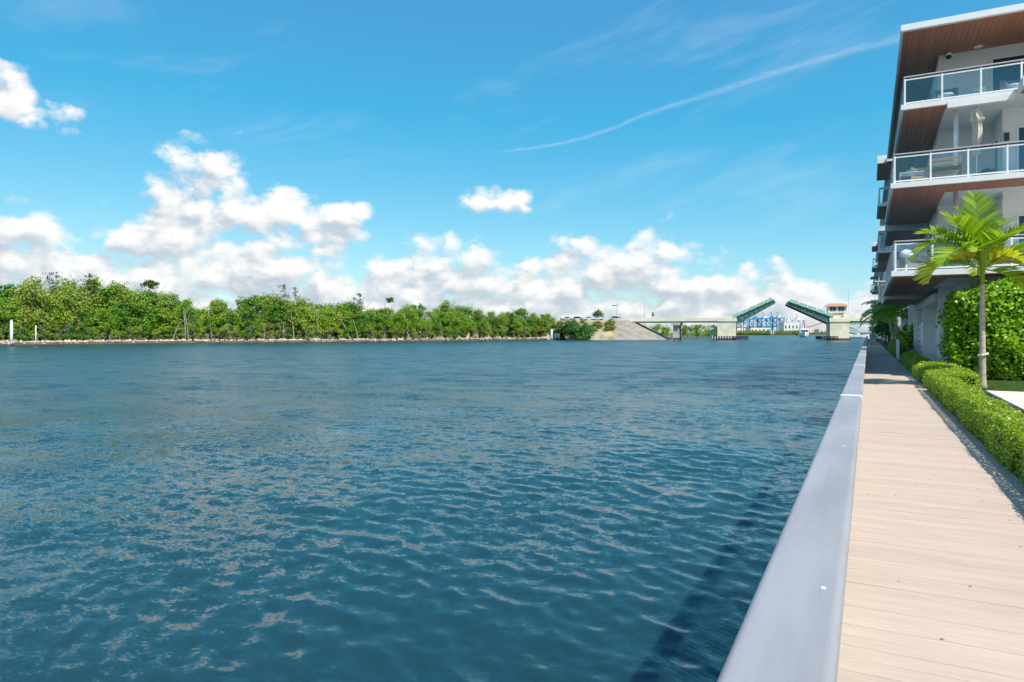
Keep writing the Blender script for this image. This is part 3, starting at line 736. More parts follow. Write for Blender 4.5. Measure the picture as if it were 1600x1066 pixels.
Z4, Z3, Z2, ZR = 11.37, 8.19, 4.83, 14.40
def near_building():
    B = thing('apartment_building', 'white four-storey apartment building with brown plank soffits and glass balconies, nearest the viewer', 'building', (6, 36, WALK))
    px, py, pz = ORG[B.name]
    # roof slab with planked overhang
    rf = thing_part('roof', B)
    MB().box(1.12, 16, 30.2, 52, ZR, ZR+.20).build('roof_slab', WHITE, rf, bevel=.012)
    MB().box(1.12, 16, 30.16, 30.2, ZR+.012, ZR+.24).build('fascia', WHITEP, rf)
    n = 80; w = (15.8-1.22)/n
    me = MB().box(.004, w-.004, 0, 21.4, -.024, -.003).mesh('soffit_plank', SOFF)
    for i in range(n): inst('soffit_plank', me, (1.22+i*w-px, 30.3-py, ZR-pz), rf)
    # body walls
    wl = MB()
    wl.box(2.62, 16, 33.5, 33.75, Z4+.2, ZR)                       # top floor front wall
    wl.box(2.62, 4.58, 34.0, 34.25, Z3+.2, Z4); wl.box(2.62, 4.58, 34.0, 34.25, Z2+.2, Z3)
    wl.box(4.58, 16, 31.9, 34.25, Z3+.2, Z4); wl.box(4.58, 16, 31.9, 34.25, Z2+.2, Z3)
    wl.build('front_wall', WHITE, B)
    for z0, z1 in ((Z4+.2, ZR), (Z3+.2, Z4), (Z2+.2, Z3), (WALK, Z2)):
        x = 2.62 if z0 > WALK+.1 else 3.4
        y0 = (33.75 if z0 > Z4 else 34.25) if z0 > WALK+.1 else 33.26
        MB().box(x, x+.25, y0, 52, z0, z1).build('side_wall', WHITE, B)
        if z0 > WALK+.1:
            for yy in (36.4, 42.0, 47.0): glazing(B, yy, yy+2.6, x-.003, z0+.03, z0+2.4, 2, 'window', 'y')
    MB().box(3.4, 16, 33.0, 33.25, WALK-.04, Z2).build('ground_wall', WHITE, B)
    # balconies (slab, soffit planks, balustrade)
    balcony(B, 1.12, 16, 30.2, 44, Z4, wood_front=0)
    balcony(B, .745, 16, 29.2, 39, Z3, wood_front=1.6)
    balcony(B, .745, 16, 28.4, 43, Z2, wood_front=1.4)
    # cross beams under the side balconies
    bm = MB(); bm.box(.76, 2.6, 39.05, 39.4, Z3-.28, Z3+.2); bm.build('beam', COLGREY, B)
    bm = MB(); bm.box(.76, 3.4, 43.05, 43.4, Z2-.2, Z2+.2); bm.build('beam', COLGREY, B)
    bm = MB(); bm.box(2.64, 4.7, 30.188, 30.45, Z4-.14, Z4+.10); bm.build('beam', WHITE, B)
    MB().box(.80, 2.6, 39.4, 46, Z3-.26, Z3-.08).build('slab', WHITE, B); 
    o = MB()
    for i in range(9): o.box(.9+i*.19, .9+i*.19+.182, 39.42, 45.9, Z3-.285, Z3-.263)
    o = o.build('soffit_planks', SOFF, B); o['kind'] = 'stuff'
    o = MB()
    for i in range(12): o.box(.9+i*.19, .9+i*.19+.182, 43.42, 51.9, Z2-.225, Z2-.203)
    o = o.build('soffit_planks', SOFF, B); o['kind'] = 'stuff'
    MB().box(.80, 3.4, 43.4, 52, Z2-.2, Z2).build('slab', WHITE, B)
    # projecting wing slab on the fourth floor at the right
    wg = thing_part('wing_balcony', B)
    MB().box(4.78, 16, 29.2, 30.15, Z4+.02, Z4+.36).build('slab', WHITE, wg, bevel=.01)
    for i in range(14): inst('soffit_plank', SHORTPL, (4.86+i*.19-px, 29.26-py, Z4+.018-pz), wg)
    # columns in the recesses
    for z0, z1, m in ((Z3+.2, Z4, WHITEP), (Z2+.2, Z3, COLGREY)):  # lower one has its shade put into a blue-grey colour
        MB().tube([(2.98, 30.95, z0), (2.98, 30.95, z1)], .085, 16).build('column', m, B, smooth=True)
    # glazing
    glazing(B, 4.45, 9.2, 33.49, Z4+.22, Z4+2.55, 4, 'sliding_door')
    glazing(B, 5.05, 9.2, 31.89, Z3+.22, Z3+2.45, 4, 'sliding_door')
    glazing(B, 5.05, 9.2, 31.89, Z2+.22, Z2+2.45, 4, 'sliding_door')
    for zf, yy in ((Z4, 33.49), (Z3, 31.89), (Z2, 31.89)): glazing(B, 10.6, 14.6, yy, zf+.22, zf+2.45, 4, 'sliding_door')
    for zf in (Z3, Z2): 
        glazing(B, 32.6, 33.5, 4.577, zf+.22, zf+2.3, 1, 'door', 'y')
    # wall lamps, camera dome, ceiling spots
    lp = G3(1482, 88, 33.3)
    cm = thing_part('security_camera', B)
    MB().lathe([(.05, 0), (.10, -.02), (.115, -.10), (.115, -.16)], (lp.x, 33.2, ZR-.03), 14).build('housing', WHITEP, cm, smooth=True)
    MB().lathe([(.108, -.16), (.105, -.21), (.08, -.26), (.03, -.285)], (lp.x, 33.2, ZR-.03), 14).build('dome', BLACKP, cm, smooth=True)
    MB().lathe([(.17, 0), (.17, -.03), (.12, -.05)], (3.95, 33.1, ZR-.026), 18).build('ceiling_light', WHITEP, B, smooth=True)
    MB().box(4.62, 4.78, 31.80, 31.9, Z3+1.95, Z3+2.25).build('wall_lamp', DKFR, B)
    # ground floor: columns, breeze block screen, stair rail
    for (x, y, w) in ((2.85, 36.2, .7), (2.80, 45.5, 1.05), (2.75, 50.6, .8)):
        MB().box(x, x+w, y, y+.55, WALK-.04, Z2-.001).build('pier', WHITE, B, bevel=.01)
    MB().box(2.7, 3.38, 36.8, 52, Z2-.62, Z2-.23).build('ground_beam', WHITE, B)
    sc = thing_part('block_screen', B)
    MB().box(2.84, 2.90, 46.2, 48.0, WALK-.03, WALK+2.15).build('screen_wall', WHITEP, sc)
    for r in range(6):
        for c in range(3): MB().box(2.74, 2.84, 46.3+c*.56, 46.72+c*.56, WALK+.15+r*.34, WALK+.27+r*.34).build('block', WHITEP, sc)
    sr = thing_part('stair_rail', B)
    MB().tube([(2.7, 48.6, WALK+.95), (2.7, 52, WALK+1.3)], .025, 8).tube([(2.7, 48.6, WALK+.6), (2.7, 52, WALK+.95)], .02, 8).build('handrail', GREYP, sr)
    for yy in (48.7, 50.2, 51.8): MB().tube([(2.7, yy, WALK-.02), (2.7, yy, WALK+.95+(yy-48.6)*.1)], .02, 6).build('post', GREYP, sr)
    MB().box(3.0, 3.38, 33.6, 35.6, WALK-.03, WALK+1.2).build('white_parapet', WHITEP, B)
    MB().box(3.386, 3.40, 36.9, 38.0, WALK, WALK+2.3).build('dark_gap_sheet', WINDK, B)  # flat dark sheet on the wall, standing in for a dark gap
    return B
def G3(px, py, y):           # where a pixel's ray meets the vertical plane y = const
    cx = (px-800)/F; d = Vector((-SN+cx*CS, CS+cx*SN, (HOR-py)/F)); k = y/d.y
    return Vector((d.x*k, d.y*k, HC+d.z*k))
SHORTPL = MB().box(.004, .186, 0, .84, -.02, -.002).mesh('soffit_plank', SOFF)
near_building()

def bay_building(label, y0, y1, bay0, bay1, xr, xb):
    """further blocks: main roof line, stacked side balconies and a bay that projects to the water"""
    B = thing('apartment_building', label, 'building', (6, (y0+y1)/2, WALK))
    MB().box(xr, 16, y0, y1, ZR-.05, ZR+.25).build('roof', WHITE, B)
    MB().box(xb, xr-.01, bay0, bay1, ZR-.1, ZR+.42).build('bay_roof', WHITEP, B)
    o = MB()
    for i in range(9): o.box(xb+.06+i*.18, xb+.06+i*.18+.172, bay0+.08, bay1-.08, ZR-.13, ZR-.104)
    o = o.build('soffit_planks', SOFF, B); o['kind'] = 'stuff'
    MB().box(2.62, 2.9, y0, y1, Z2+.2, ZR-.05).build('side_wall', WHITE, B)
    MB().box(2.9, 16, y0, y0+.3, WALK-.04, ZR-.05).build('end_wall', WHITE, B)
    MB().box(3.4, 3.7, y0, y1, WALK-.04, Z2+.2).build('ground_wall', WHITE, B)
    for z in (Z4, Z3, Z2):
        balcony(B, xb, 2.6, bay0, bay1, z, planks=False, step=1.1)
        MB().box(xr, 2.6, y0, bay0-.1, z, z+.2).build('slab', WHITE, B)
        o = MB()
        for i in range(7): o.box(xr+.06+i*.19, xr+.06+i*.19+.182, y0+.08, bay0-.2, z-.022, z-.003)
        o = o.build('soffit_planks', SOFF, B); o['kind'] = 'stuff'
        MB().box(xr+.05, xr+.1, y0, bay0-.2, z+1.16, z+1.21).build('handrail', GREYP, B)
        MB().box(xr+.06, xr+.08, y0, bay0-.2, z+.3, z+1.14).build('pane', GLASS, B)
        yy = bay1+1
        while yy < y1-3:
            glazing(B, yy, yy+2.4, 2.617, z+.25, z+2.5, 2, 'window', 'y'); yy += 4.2
    for k in range(int((y1-y0)/7)):
        MB().box(2.75, 3.4, y0+.4+k*7, y0+1.2+k*7, WALK-.04, Z2).build('pier', WHITE, B)
    return B
bay_building('second white apartment block, its roof box jutting towards the water behind the nearest building', 52.4, 84, 52.6, 58.5, 1.12, .56)
bay_building('third white apartment block further along the boardwalk', 88, 128, 103, 110, 1.06, .45)
bay_building('farthest small white apartment block at the end of the row', 132, 190, 160, 168, 1.06, .40)

# ------------------------------------------------------------------ balcony furniture
def umbrella():
    p = G3(1526, 230, 30.5); x, y = p.x, 30.5; z0 = Z3+.2
    t = thing('patio_umbrella', 'closed beige patio umbrella standing on the third floor balcony', 'umbrella', (x, y, z0))
    MB().tube([(x, y, z0), (x, y, z0+2.75)], .022, 10).build('pole', WHITEP, t, smooth=True)
    MB().lathe([(.26, 0), (.26, .05), (.06, .09), (.04, .3)], (x, y, z0), 20).build('base', BLACKP, t, smooth=True)
    rings = []; n = 24
    for (z, r, k) in ((2.86, .03, .0), (2.78, .11, .1), (2.62, .19, .22), (2.42, .26, .34), (2.30, .28, .40), (2.26, .18, .35), (1.95, .17, .3), (1.6, .16, .3), (1.42, .11, .25), (1.36, .12, .3), (1.12, .17, .4), (1.02, .16, .45)):
        ring = []
        for j in range(n):
            a = 2*math.pi*j/n; rr = .78*r*(1+k*math.cos(a*6+z*1.4))*(1+.08*math.sin(a*2+z*5)); ring.append((x+.02*math.sin(z*4)+rr*math.cos(a), y+rr*math.sin(a), z0+z))
        rings.append(ring)
    MB().loft(rings).build('canopy', CANVAS, t, smooth=True)
    MB().lathe([(.02, 0), (.035, .04), (.0, .1)], (x, y, z0+2.84), 8).build('finial', WHITEP, t, smooth=True)
umbrella()
def wood_chair(label, x, y, z, rz, w=.95, bench=False):
    t = thing('wooden_armchair', label, 'chair', (x, y, z), rz, 'wooden chairs on the third floor balcony')
    h = .42
    for sx in (-1, 1):
        MB().box(sx*w/2-.035, sx*w/2+.035, -.42, -.36, 0, .88).build('leg', TEAK, t, local=True)
        MB().box(sx*w/2-.035, sx*w/2+.035, .36, .42, 0, .62).build('leg', TEAK, t, local=True)
        MB().box(sx*w/2-.045, sx*w/2+.045, -.43, .43, .60, .64).build('armrest', TEAK, t, local=True)
    for k in range(3):
        MB().box(-w/2, w/2, -.41, -.385, .44+k*.16, .53+k*.16).build('back_slat', TEAK, t, local=True)
    for k in range(6): MB().box(-w/2, w/2, -.35+k*.12, -.25+k*.12, h-.04, h-.01).build('seat_slat', TEAK, t, local=True)
    MB().box(-w/2+.04, w/2-.04, -.33, .36, h, h+.12).build('cushion', WICKER, t, local=True, bevel=.03)
pc = G3(1475, 262, 30.0); wood_chair('teak slatted armchair with its back to the glass beside the grey column', pc.x, 30.0, Z3+.2, 0)
wood_chair('low teak armchair left of the column, near the balcony corner', G3(1436, 268, 31.4).x, 31.4, Z3+.2, .3, .8)
def side_table():
    x, y, z = G3(1425, 265, 29.9).x, 29.95, Z3+.2
    t = thing('coffee_table', 'pale metal table holding a bowl, behind the balcony corner glass', 'table', (x, y, z))
    MB().box(x-.42, x+.42, y-.3, y+.3, z+.42, z+.46).build('table_top', WHITEP, t, bevel=.01)
    for sx in (-1, 1):
        for sy in (-1, 1): MB().box(x+sx*.39-.02, x+sx*.39+.02, y+sy*.27-.02, y+sy*.27+.02, z, z+.42).build('leg', WHITEP, t)
    b = MB().lathe([(.05, 0), (.12, .04), (.2, .11), (.19, .115), (.10, .05)], (x, y, z+.46), 16).build('bowl', WICKER, base=(x, y, z+.46), smooth=True)
    tag(b, 'grey bowl standing on the pale balcony table', 'bowl')
side_table()
def wicker_chair(label, x, y, z, rz):
    t = thing('wicker_chair', label, 'chair', (x, y, z), rz, 'rounded wicker balcony chairs')
    ring = []
    prof = [(.30, .28), (.40, .40), (.43, .62), (.41, .80), (.37, .80), (.38, .62), (.34, .44), (.26, .40)]
    m = MB(); n = 18; vs = []; fs = []
    for j in range(n+1):
        a = math.radians(-30+240*j/n)
        tp = math.sin(math.pi*j/n)**.5
        for (r, zz) in prof: vs.append((r*math.cos(a), r*math.sin(a)*.95, .28+(zz-.28)*(.55+.45*tp)))
    k = len(prof)
    for j in range(n):
        for i in range(k): fs.append((j*k+i, (j+1)*k+i, (j+1)*k+(i+1) % k, j*k+(i+1) % k))
    fs.append(tuple(range(k))); fs.append(tuple(n*k+i for i in range(k-1, -1, -1)))
    m.add(vs, fs).build('backrest', WICKER, t, smooth=True, local=True)
    MB().lathe([(.33, .36), (.35, .40), (.34, .47), (.25, .50)], (0, 0, 0), 18).build('seat_cushion', CWHITE, t, smooth=True, local=True)
    for a in (45, 135, 225, 315):
        c, s_ = math.cos(math.radians(a)), math.sin(math.radians(a))
        MB().tube([(c*.26, s_*.26, .36), (c*.32, s_*.32, 0)], .018, 6).build('leg', DKFR, t, local=True)
wicker_chair('rounded grey wicker chair at the left of the top balcony', G3(1478, 150, 31.2).x, 31.3, Z4+.2, 0)
wicker_chair('rounded grey wicker chair before the top balcony sliding door', G3(1584, 130, 31.2).x, 31.3, Z4+.2, .4)
def low_table(label, x, y, z, w):
    t = thing('side_table', label, 'table', (x, y, z))
    MB().box(x-w, x+w, y-.25, y+.25, z+.40, z+.44).build('table_top', WHITEP, t)
    for sx in (-1, 1):
        for sy in (-1, 1): MB().box(x+sx*(w-.04)-.018, x+sx*(w-.04)+.018, y+sy*.2-.018, y+sy*.2+.018, z, z+.40).build('leg', WHITEP, t)
low_table('low white table between the wicker chairs on the top balcony', G3(1520, 145, 30.8).x, 30.8, Z4+.2, .42)
def mushroom_lamp():
    x, y, z = G3(1416, 400, 29.3).x, 29.4, Z2+.2
    t = thing('table_lamp', 'white domed lamp behind the second floor balcony glass', 'lamp', (x, y, z))
    MB().lathe([(.16, 0), (.15, .03), (.03, .05), (.025, .62)], (x, y, z), 16).build('stand', WHITEP, t, smooth=True)
    MB().lathe([(.24, .60), (.245, .66), (.2, .78), (.10, .85), (.01, .87)], (x, y, z), 20).build('shade', WHITEP, t, smooth=True)
mushroom_lamp()
def lounge(label, x, y, z):
    t = thing('lounge_chair', label, 'chair', (x, y, z), .2)
    MB().box(-.4, .4, -.35, .4, .16, .34).build('seat', WICKER, t, local=True, bevel=.04)
    MB().box(-.4, .4, .30, .46, .34, .82).build('backrest', WICKER, t, local=True, bevel=.04)
    for sx in (-1, 1):
        MB().box(sx*.44-.06, sx*.44+.06, -.35, .42, .16, .56).build('armrest', WICKER, t, local=True, bevel=.03)
        for sy in (-.3, .38): MB().box(sx*.42-.025, sx*.42+.025, sy-.025, sy+.025, 0, .16).build('leg', DKFR, t, local=True)
lounge('grey lounge chair on the second floor balcony behind the palm fronds', G3(1432, 405, 29.8).x, 29.9, Z2+.2)
def pot_plant(label, x, y, z, h):
    t = thing('potted_plant', label, 'plant', (x, y, z))
    MB().lathe([(.14, 0), (.19, .28), (.2, .3), (.17, .3), (.16, .27)], (x, y, z), 16).build('pot', WICKER, t, smooth=True)
    rng = np.random.default_rng(int(x*10)); n = 260
    d = rng.normal(0, 1, (n,3)); d /= np.linalg.norm(d, axis=1, keepdims=True)
    p = np.array([x, y, z+.3+h*.5])+d*rng.uniform(.3, 1, (n,1))*np.array([.28, .28, h*.5])
    v, f = leaves(p, d, .13, .4, .6, rng=rng)
    link('leaves', bulk('leaves', v-np.array([x, y, z]), f, L_DARK), t)
pot_plant('small potted plant at the foot of the closed umbrella', G3(1543, 262, 31.3).x, 31.3, Z3+.2, .35)

# ------------------------------------------------------------------ far shore
def crown_mesh(name, seed, r, h, n, size, lm, lobes=16, flat=.7, holes=.25):
    rng = np.random.default_rng(seed); pts = []; nn = []
    cs = []
    for i in range(lobes):
        a = rng.uniform(0, 2*math.pi); q = math.sqrt(rng.uniform(0, 1))
        zz = rng.uniform(.12, .86); rad = r*(.32+.28*rng.random())*(1-.35*abs(zz-.45))
        cs.append((q*r*.68*math.cos(a)*(1-.35*zz), q*r*.68*math.sin(a)*(1-.35*zz), zz*h, rad))
    per = n//lobes
    for (x, y, z, rad) in cs:
        d = rng.normal(0, 1, (per,3)); d /= np.linalg.norm(d, axis=1, keepdims=True)
        k = rng.uniform(.45, 1.08, (per,1))
        p = np.array([x, y, z])+d*k*rad*np.array([1, 1, flat])
        # sub-clumps: pull leaves towards random knots so gaps open between
        kn = np.array([x, y, z])+rng.normal(0, 1, (9,3))*rad*np.array([.62, .62, .62*flat])
        idx = rng.integers(0, 9, per); mixf = rng.uniform(.15, .65, (per,1))
        p = p*(1-mixf)+(kn[idx]+rng.normal(0, .16, (per,3))*rad)*mixf
        pts.append(p); nn.append(d*.8+np.array([0, 0, .55]))
    pts = np.concatenate(pts); nn = np.concatenate(nn)
    v, f = leaves(pts, nn, size, .7, .45, rng=rng)
    return bulk(name, v, f, lm)
def trunk_mesh(name, seed, h, r0, m, limbs=5, lean=.12, twigs=0):
    rg = random.Random(seed); mb = MB()
    for s in range(rg.choice((1, 2, 2, 3))):
        a = rg.uniform(0, 6.28); l = h*rg.uniform(.0, lean)*2; ox, oy = rg.uniform(-.4, .4), rg.uniform(-.4, .4)
        pts = [(ox+l*math.cos(a)*t*t+rg.uniform(-.12, .12), oy+l*math.sin(a)*t*t+rg.uniform(-.12, .12), -.5+t*h*.8+.5*t) for t in (0, .25, .5, .75, 1)]
        mb.tube(pts, [r0*1.2, r0, r0*.85, r0*.6, r0*.35], 6)
        for k in range(limbs):
            t0 = rg.uniform(.35, .9); p0 = Vector(pts[0]).lerp(Vector(pts[-1]), t0); b = rg.uniform(0, 6.28); q = rg.uniform(.15, .30)*h
            p1 = p0+Vector((math.cos(b)*q*.6, math.sin(b)*q*.6, q*.5)); p2 = p1+Vector((math.cos(b)*q*.4, math.sin(b)*q*.4, q*.5))
            mb.tube([p0, p1, p2], [r0*.45, r0*.3, r0*.1], 5)
            for w in range(twigs):
                c = rg.uniform(0, 6.28); e = p1.lerp(p2, rg.random()); mb.tube([e, e+Vector((math.cos(c)*q*.35, math.sin(c)*q*.35, q*rg.uniform(.15, .5)))], [r0*.12, r0*.04], 4)
    # prop roots
    for k in range(5):
        a = rg.uniform(0, 6.28); q = rg.uniform(.6, 1.3)
        mb.tube([(0, 0, 1.3), (math.cos(a)*q*.7, math.sin(a)*q*.7, .9), (math.cos(a)*q, math.sin(a)*q, -.6)], r0*.3, 5)
    return mb.mesh(name, m)
SHORE = [(-160, 541.5), (0, 539.7), (280, 536.2), (600, 534.3), (862, 530.9)]
def shore_pt(px, back=0.0):
    for (a, ya), (b, yb) in zip(SHORE, SHORE[1:]):
        if px <= b or (b, yb) == SHORE[-1]:
            t = (px-a)/(b-a); d1 = HC*F/(ya-HOR); d2 = HC*F/(yb-HOR); p = P(a, d1).lerp(P(b, d2), t); break
    d = Vector((p.x, p.y, 0)).normalized()
    return p+d*back
def far_shore():
    poly = [(shore_pt(px).x, shore_pt(px).y) for px in range(-160, 863, 60)]
    e = shore_pt(862, 6); poly += [(e.x+1, e.y)]
    for px, dp in ((872, 292), (935, 292), (985, 285), (1045, 285), (1100, 330), (1135, 420), (1130, 700), (-900, 900), (-1500, 300)):
        q = P(px, dp); poly.append((q.x, q.y))
    o = MB().prism(poly, -2, .55).build('far_bank', BANKM); tag(o, 'low brown soil bank under the mangroves', kind='structure')
    # riprap rocks along the edge: small in view, one mass
    rng = random.Random(4); vs = []; fs = []; me = MB()
    ico = [Vector(v) for v in [(0,0,-1),(.72,-.53,-.45),(-.28,-.85,-.45),(-.89,0,-.45),(-.28,.85,-.45),(.72,.53,-.45),(.28,-.85,.45),(-.72,-.53,.45),(-.72,.53,.45),(.28,.85,.45),(.89,0,.45),(0,0,1)]]
    fi = [(0,1,2),(1,0,5),(0,2,3),(0,3,4),(0,4,5),(1,5,10),(2,1,6),(3,2,7),(4,3,8),(5,4,9),(1,10,6),(2,6,7),(3,7,8),(4,8,9),(5,9,10),(6,10,11),(7,6,11),(8,7,11),(9,8,11),(10,9,11)]
    px = -160.0
    while px < 866:
        for row in range(3):
            p = shore_pt(px+rng.uniform(-2, 2), .2+row*.75+rng.uniform(-.3, .3)); s = rng.uniform(.20, .62)*(1.1 if row == 1 else .9)
            sx, sy, sz = s*rng.uniform(.8, 1.5), s*rng.uniform(.8, 1.4), s*rng.uniform(.6, 1.0); a = rng.uniform(0, 6.28)
            z = .0+row*.30+rng.uniform(-.05, .12)
            me.add([(p.x+(v.x*math.cos(a)-v.y*math.sin(a))*sx*rng.uniform(.85, 1.15), p.y+(v.x*math.sin(a)+v.y*math.cos(a))*sy*rng.uniform(.85, 1.15), z+v.z*sz) for v in ico], fi)
        px += rng.uniform(2.6, 4.6)
    o = me.build('shore_rocks', ROCKM); tag(o, 'row of pale limestone rocks edging the mangrove shore', 'rocks', kind='stuff')
    # trees
    var = []
    for k in range(8):
        h = 9.0+1.2*(k % 3); r = 3.0+.5*(k % 4)
        var.append((crown_mesh('crown', 40+k, r, h*.82, 4400, .37, (L_MANG, L_DEEP, L_OLIVE, L_MANG, L_DEEP, L_MANG, L_MANG, L_DEEP)[k], 26, .66), trunk_mesh('trunk', 60+k, h, .13, BARK if k % 2 else BARKD, 5), h))
    scr = [(crown_mesh('crown', 80+k, 2.6, 5.2, 1500, .30, (L_MANG, L_SCRUB, L_DEEP, L_OLIVE)[k], 12, .65), trunk_mesh('trunk', 90+k, 5.5, .09, BARK, 6, .2, 2), 5.5) for k in range(4)]
    rg = random.Random(21)
    def put(px, back, k, sc, pool, name, label, group, leanz=0):
        c, tr, h = pool[k]; p = shore_pt(px, back)
        t = thing(name, label, 'tree', (p.x, p.y, .5), rg.uniform(0, 6.28), group); t.scale = (sc*rg.uniform(.9, 1.1), sc*rg.uniform(.9, 1.1), sc*1.13)
        o = inst('trunk', tr, (0, 0, 0), t); o = inst('crown', c, (0, 0, h*.15 if pool is var else h*.04), t)
    def zone(px): return 'left' if px < 290 else ('middle' if px < 580 else 'right')
    Z = {'left': 'at left on the far bank', 'middle': 'mid-way along the far bank', 'right': 'on the far bank nearer the drawbridge'}
    px = -150
    while px < 852:      # front row
        k = rg.randrange(8); z = zone(px)
        hs = (1.12 if px < 250 else 1.02) * rg.uniform(.62, 1.04) * (1.0 if px < 600 else .95)
        put(px, rg.uniform(4.5, 6.5), k, hs, var, 'mangrove_tree', f'leafy green mangrove tree in the front row {Z[z]}', f'front mangroves {z}')
        px += rg.uniform(12.5, 17.5)*(.85 if px > 500 else 1.0)
    px = -150
    while px < 860:      # back row, taller
        k = rg.randrange(8); z = zone(px)
        hs = (1.26 if px < 250 else 1.10 if px < 560 else 1.0)*rg.uniform(.82, 1.1)
        put(px, rg.uniform(11, 15), k, hs, var, 'mangrove_tree', f'taller green mangrove tree in the back row {Z[z]}', f'rear mangroves {z}')
        px += rg.uniform(14, 20)
    px = -150
    while px < 850:      # undergrowth at the water
        k = rg.randrange(4); z = zone(px)
        put(px, rg.uniform(2.6, 3.8), k, rg.uniform(.45, .85), scr, 'mangrove_shrub', f'low mangrove shrub just behind the rocks {Z[z]}', f'mangrove shrubs {z}')
        px += rg.uniform(9, 20)
    px = -150
    while px < 850:      # dark undergrowth behind the front row
        k = rg.choice((0, 2)); z = zone(px)
        put(px, rg.uniform(8.2, 10), k, rg.uniform(.75, 1.0), scr, 'mangrove_shrub', f'leafy undergrowth between the mangrove rows {Z[z]}', f'mangrove undergrowth {z}')
        px += rg.uniform(12, 18)
    # trees that stand out
    def bare(px, back, h, label, seed, tw=4):
        p = shore_pt(px, back); t = thing('bare_tree', label, 'tree', (p.x, p.y, .5), seed*.7)
        inst('trunk', trunk_mesh('trunk', seed, h, .14, BARKD, 5, .1, tw), (0, 0, 0), t)
        cm = crown_mesh('crown', seed+1, h*.16, h*.28, 170, .4, L_DEAD, 8, .6); inst('crown', cm, (0, 0, h*.74), t)
    bare(70, 12, 16.8, 'leggy bare-branched tree rising above the mangroves at far left', 301)
    bare(130, 12, 16.8, 'half-bare tree with a small grey crown, second from the left edge', 302)
    bare(432, 13, 16.0, 'thin dead tree with upright twigs above the middle of the mangroves', 305)
    bare(450, 14, 15.6, 'dead grey tree beside the thin one above the mangroves', 311)
    bare(556, 12, 14.0, 'spindly grey tree poking out right of the middle of the bank', 308)
    p = shore_pt(226, 14); t = thing('umbrella_tree', 'grey-green umbrella-shaped tree standing above the left mangroves', 'tree', (p.x, p.y, .5))
    inst('trunk', trunk_mesh('trunk', 320, 17, .16, BARKD, 6, .02, 2), (0, 0, 0), t); inst('crown', crown_mesh('crown', 321, 2.6, 2.4, 900, .38, L_DARK, 12, .55), (0, 0, 13.6), t)
    p = shore_pt(606, 14); t = thing('umbrella_tree', 'small dark-topped tree standing above the mangroves right of the middle', 'tree', (p.x, p.y, .5))
    inst('trunk', trunk_mesh('trunk', 330, 13, .14, BARKD, 6, .02, 2), (0, 0, 0), t); inst('crown', crown_mesh('crown', 331, 2.0, 2.0, 500, .38, L_DARK, 10, .55), (0, 0, 11.0), t)
    # pale leaning trunks seen through the leaves
    for i, (x0, y0, x1, y1) in enumerate([(36, 505, 27, 482), (128, 512, 118, 475), (113, 500, 110, 470), (290, 505, 287, 487), (295, 518, 289, 490), (332, 518, 324, 480), (460, 525, 454, 486), (443, 525, 443, 505), (548, 525, 532, 497), (640, 526, 633, 512), (413, 522, 412, 508), (497, 520, 494, 488), (268, 520, 280, 505), (560, 520, 552, 500)]):
        p = shore_pt(x0, 2.2); dep = p.x*-SN+p.y*CS; k = dep/F
        a = P(x0, dep, .3); top = P(x1, dep+.8, HC+(HOR-y1)*k); mid = a.lerp(top, .5)+Vector((.15, 0, .1))
        o = MB().tube([a, mid, top, top+(top-mid)*.4+Vector((0, 2.0, .3))], [.17, .14, .11, .03], 6).build('leaning_trunk', BARK, base=a)
        tag(o, 'pale bare trunk showing among the mangrove leaves on the far bank', 'tree trunk', 'pale trunks among the mangroves')
far_shore()

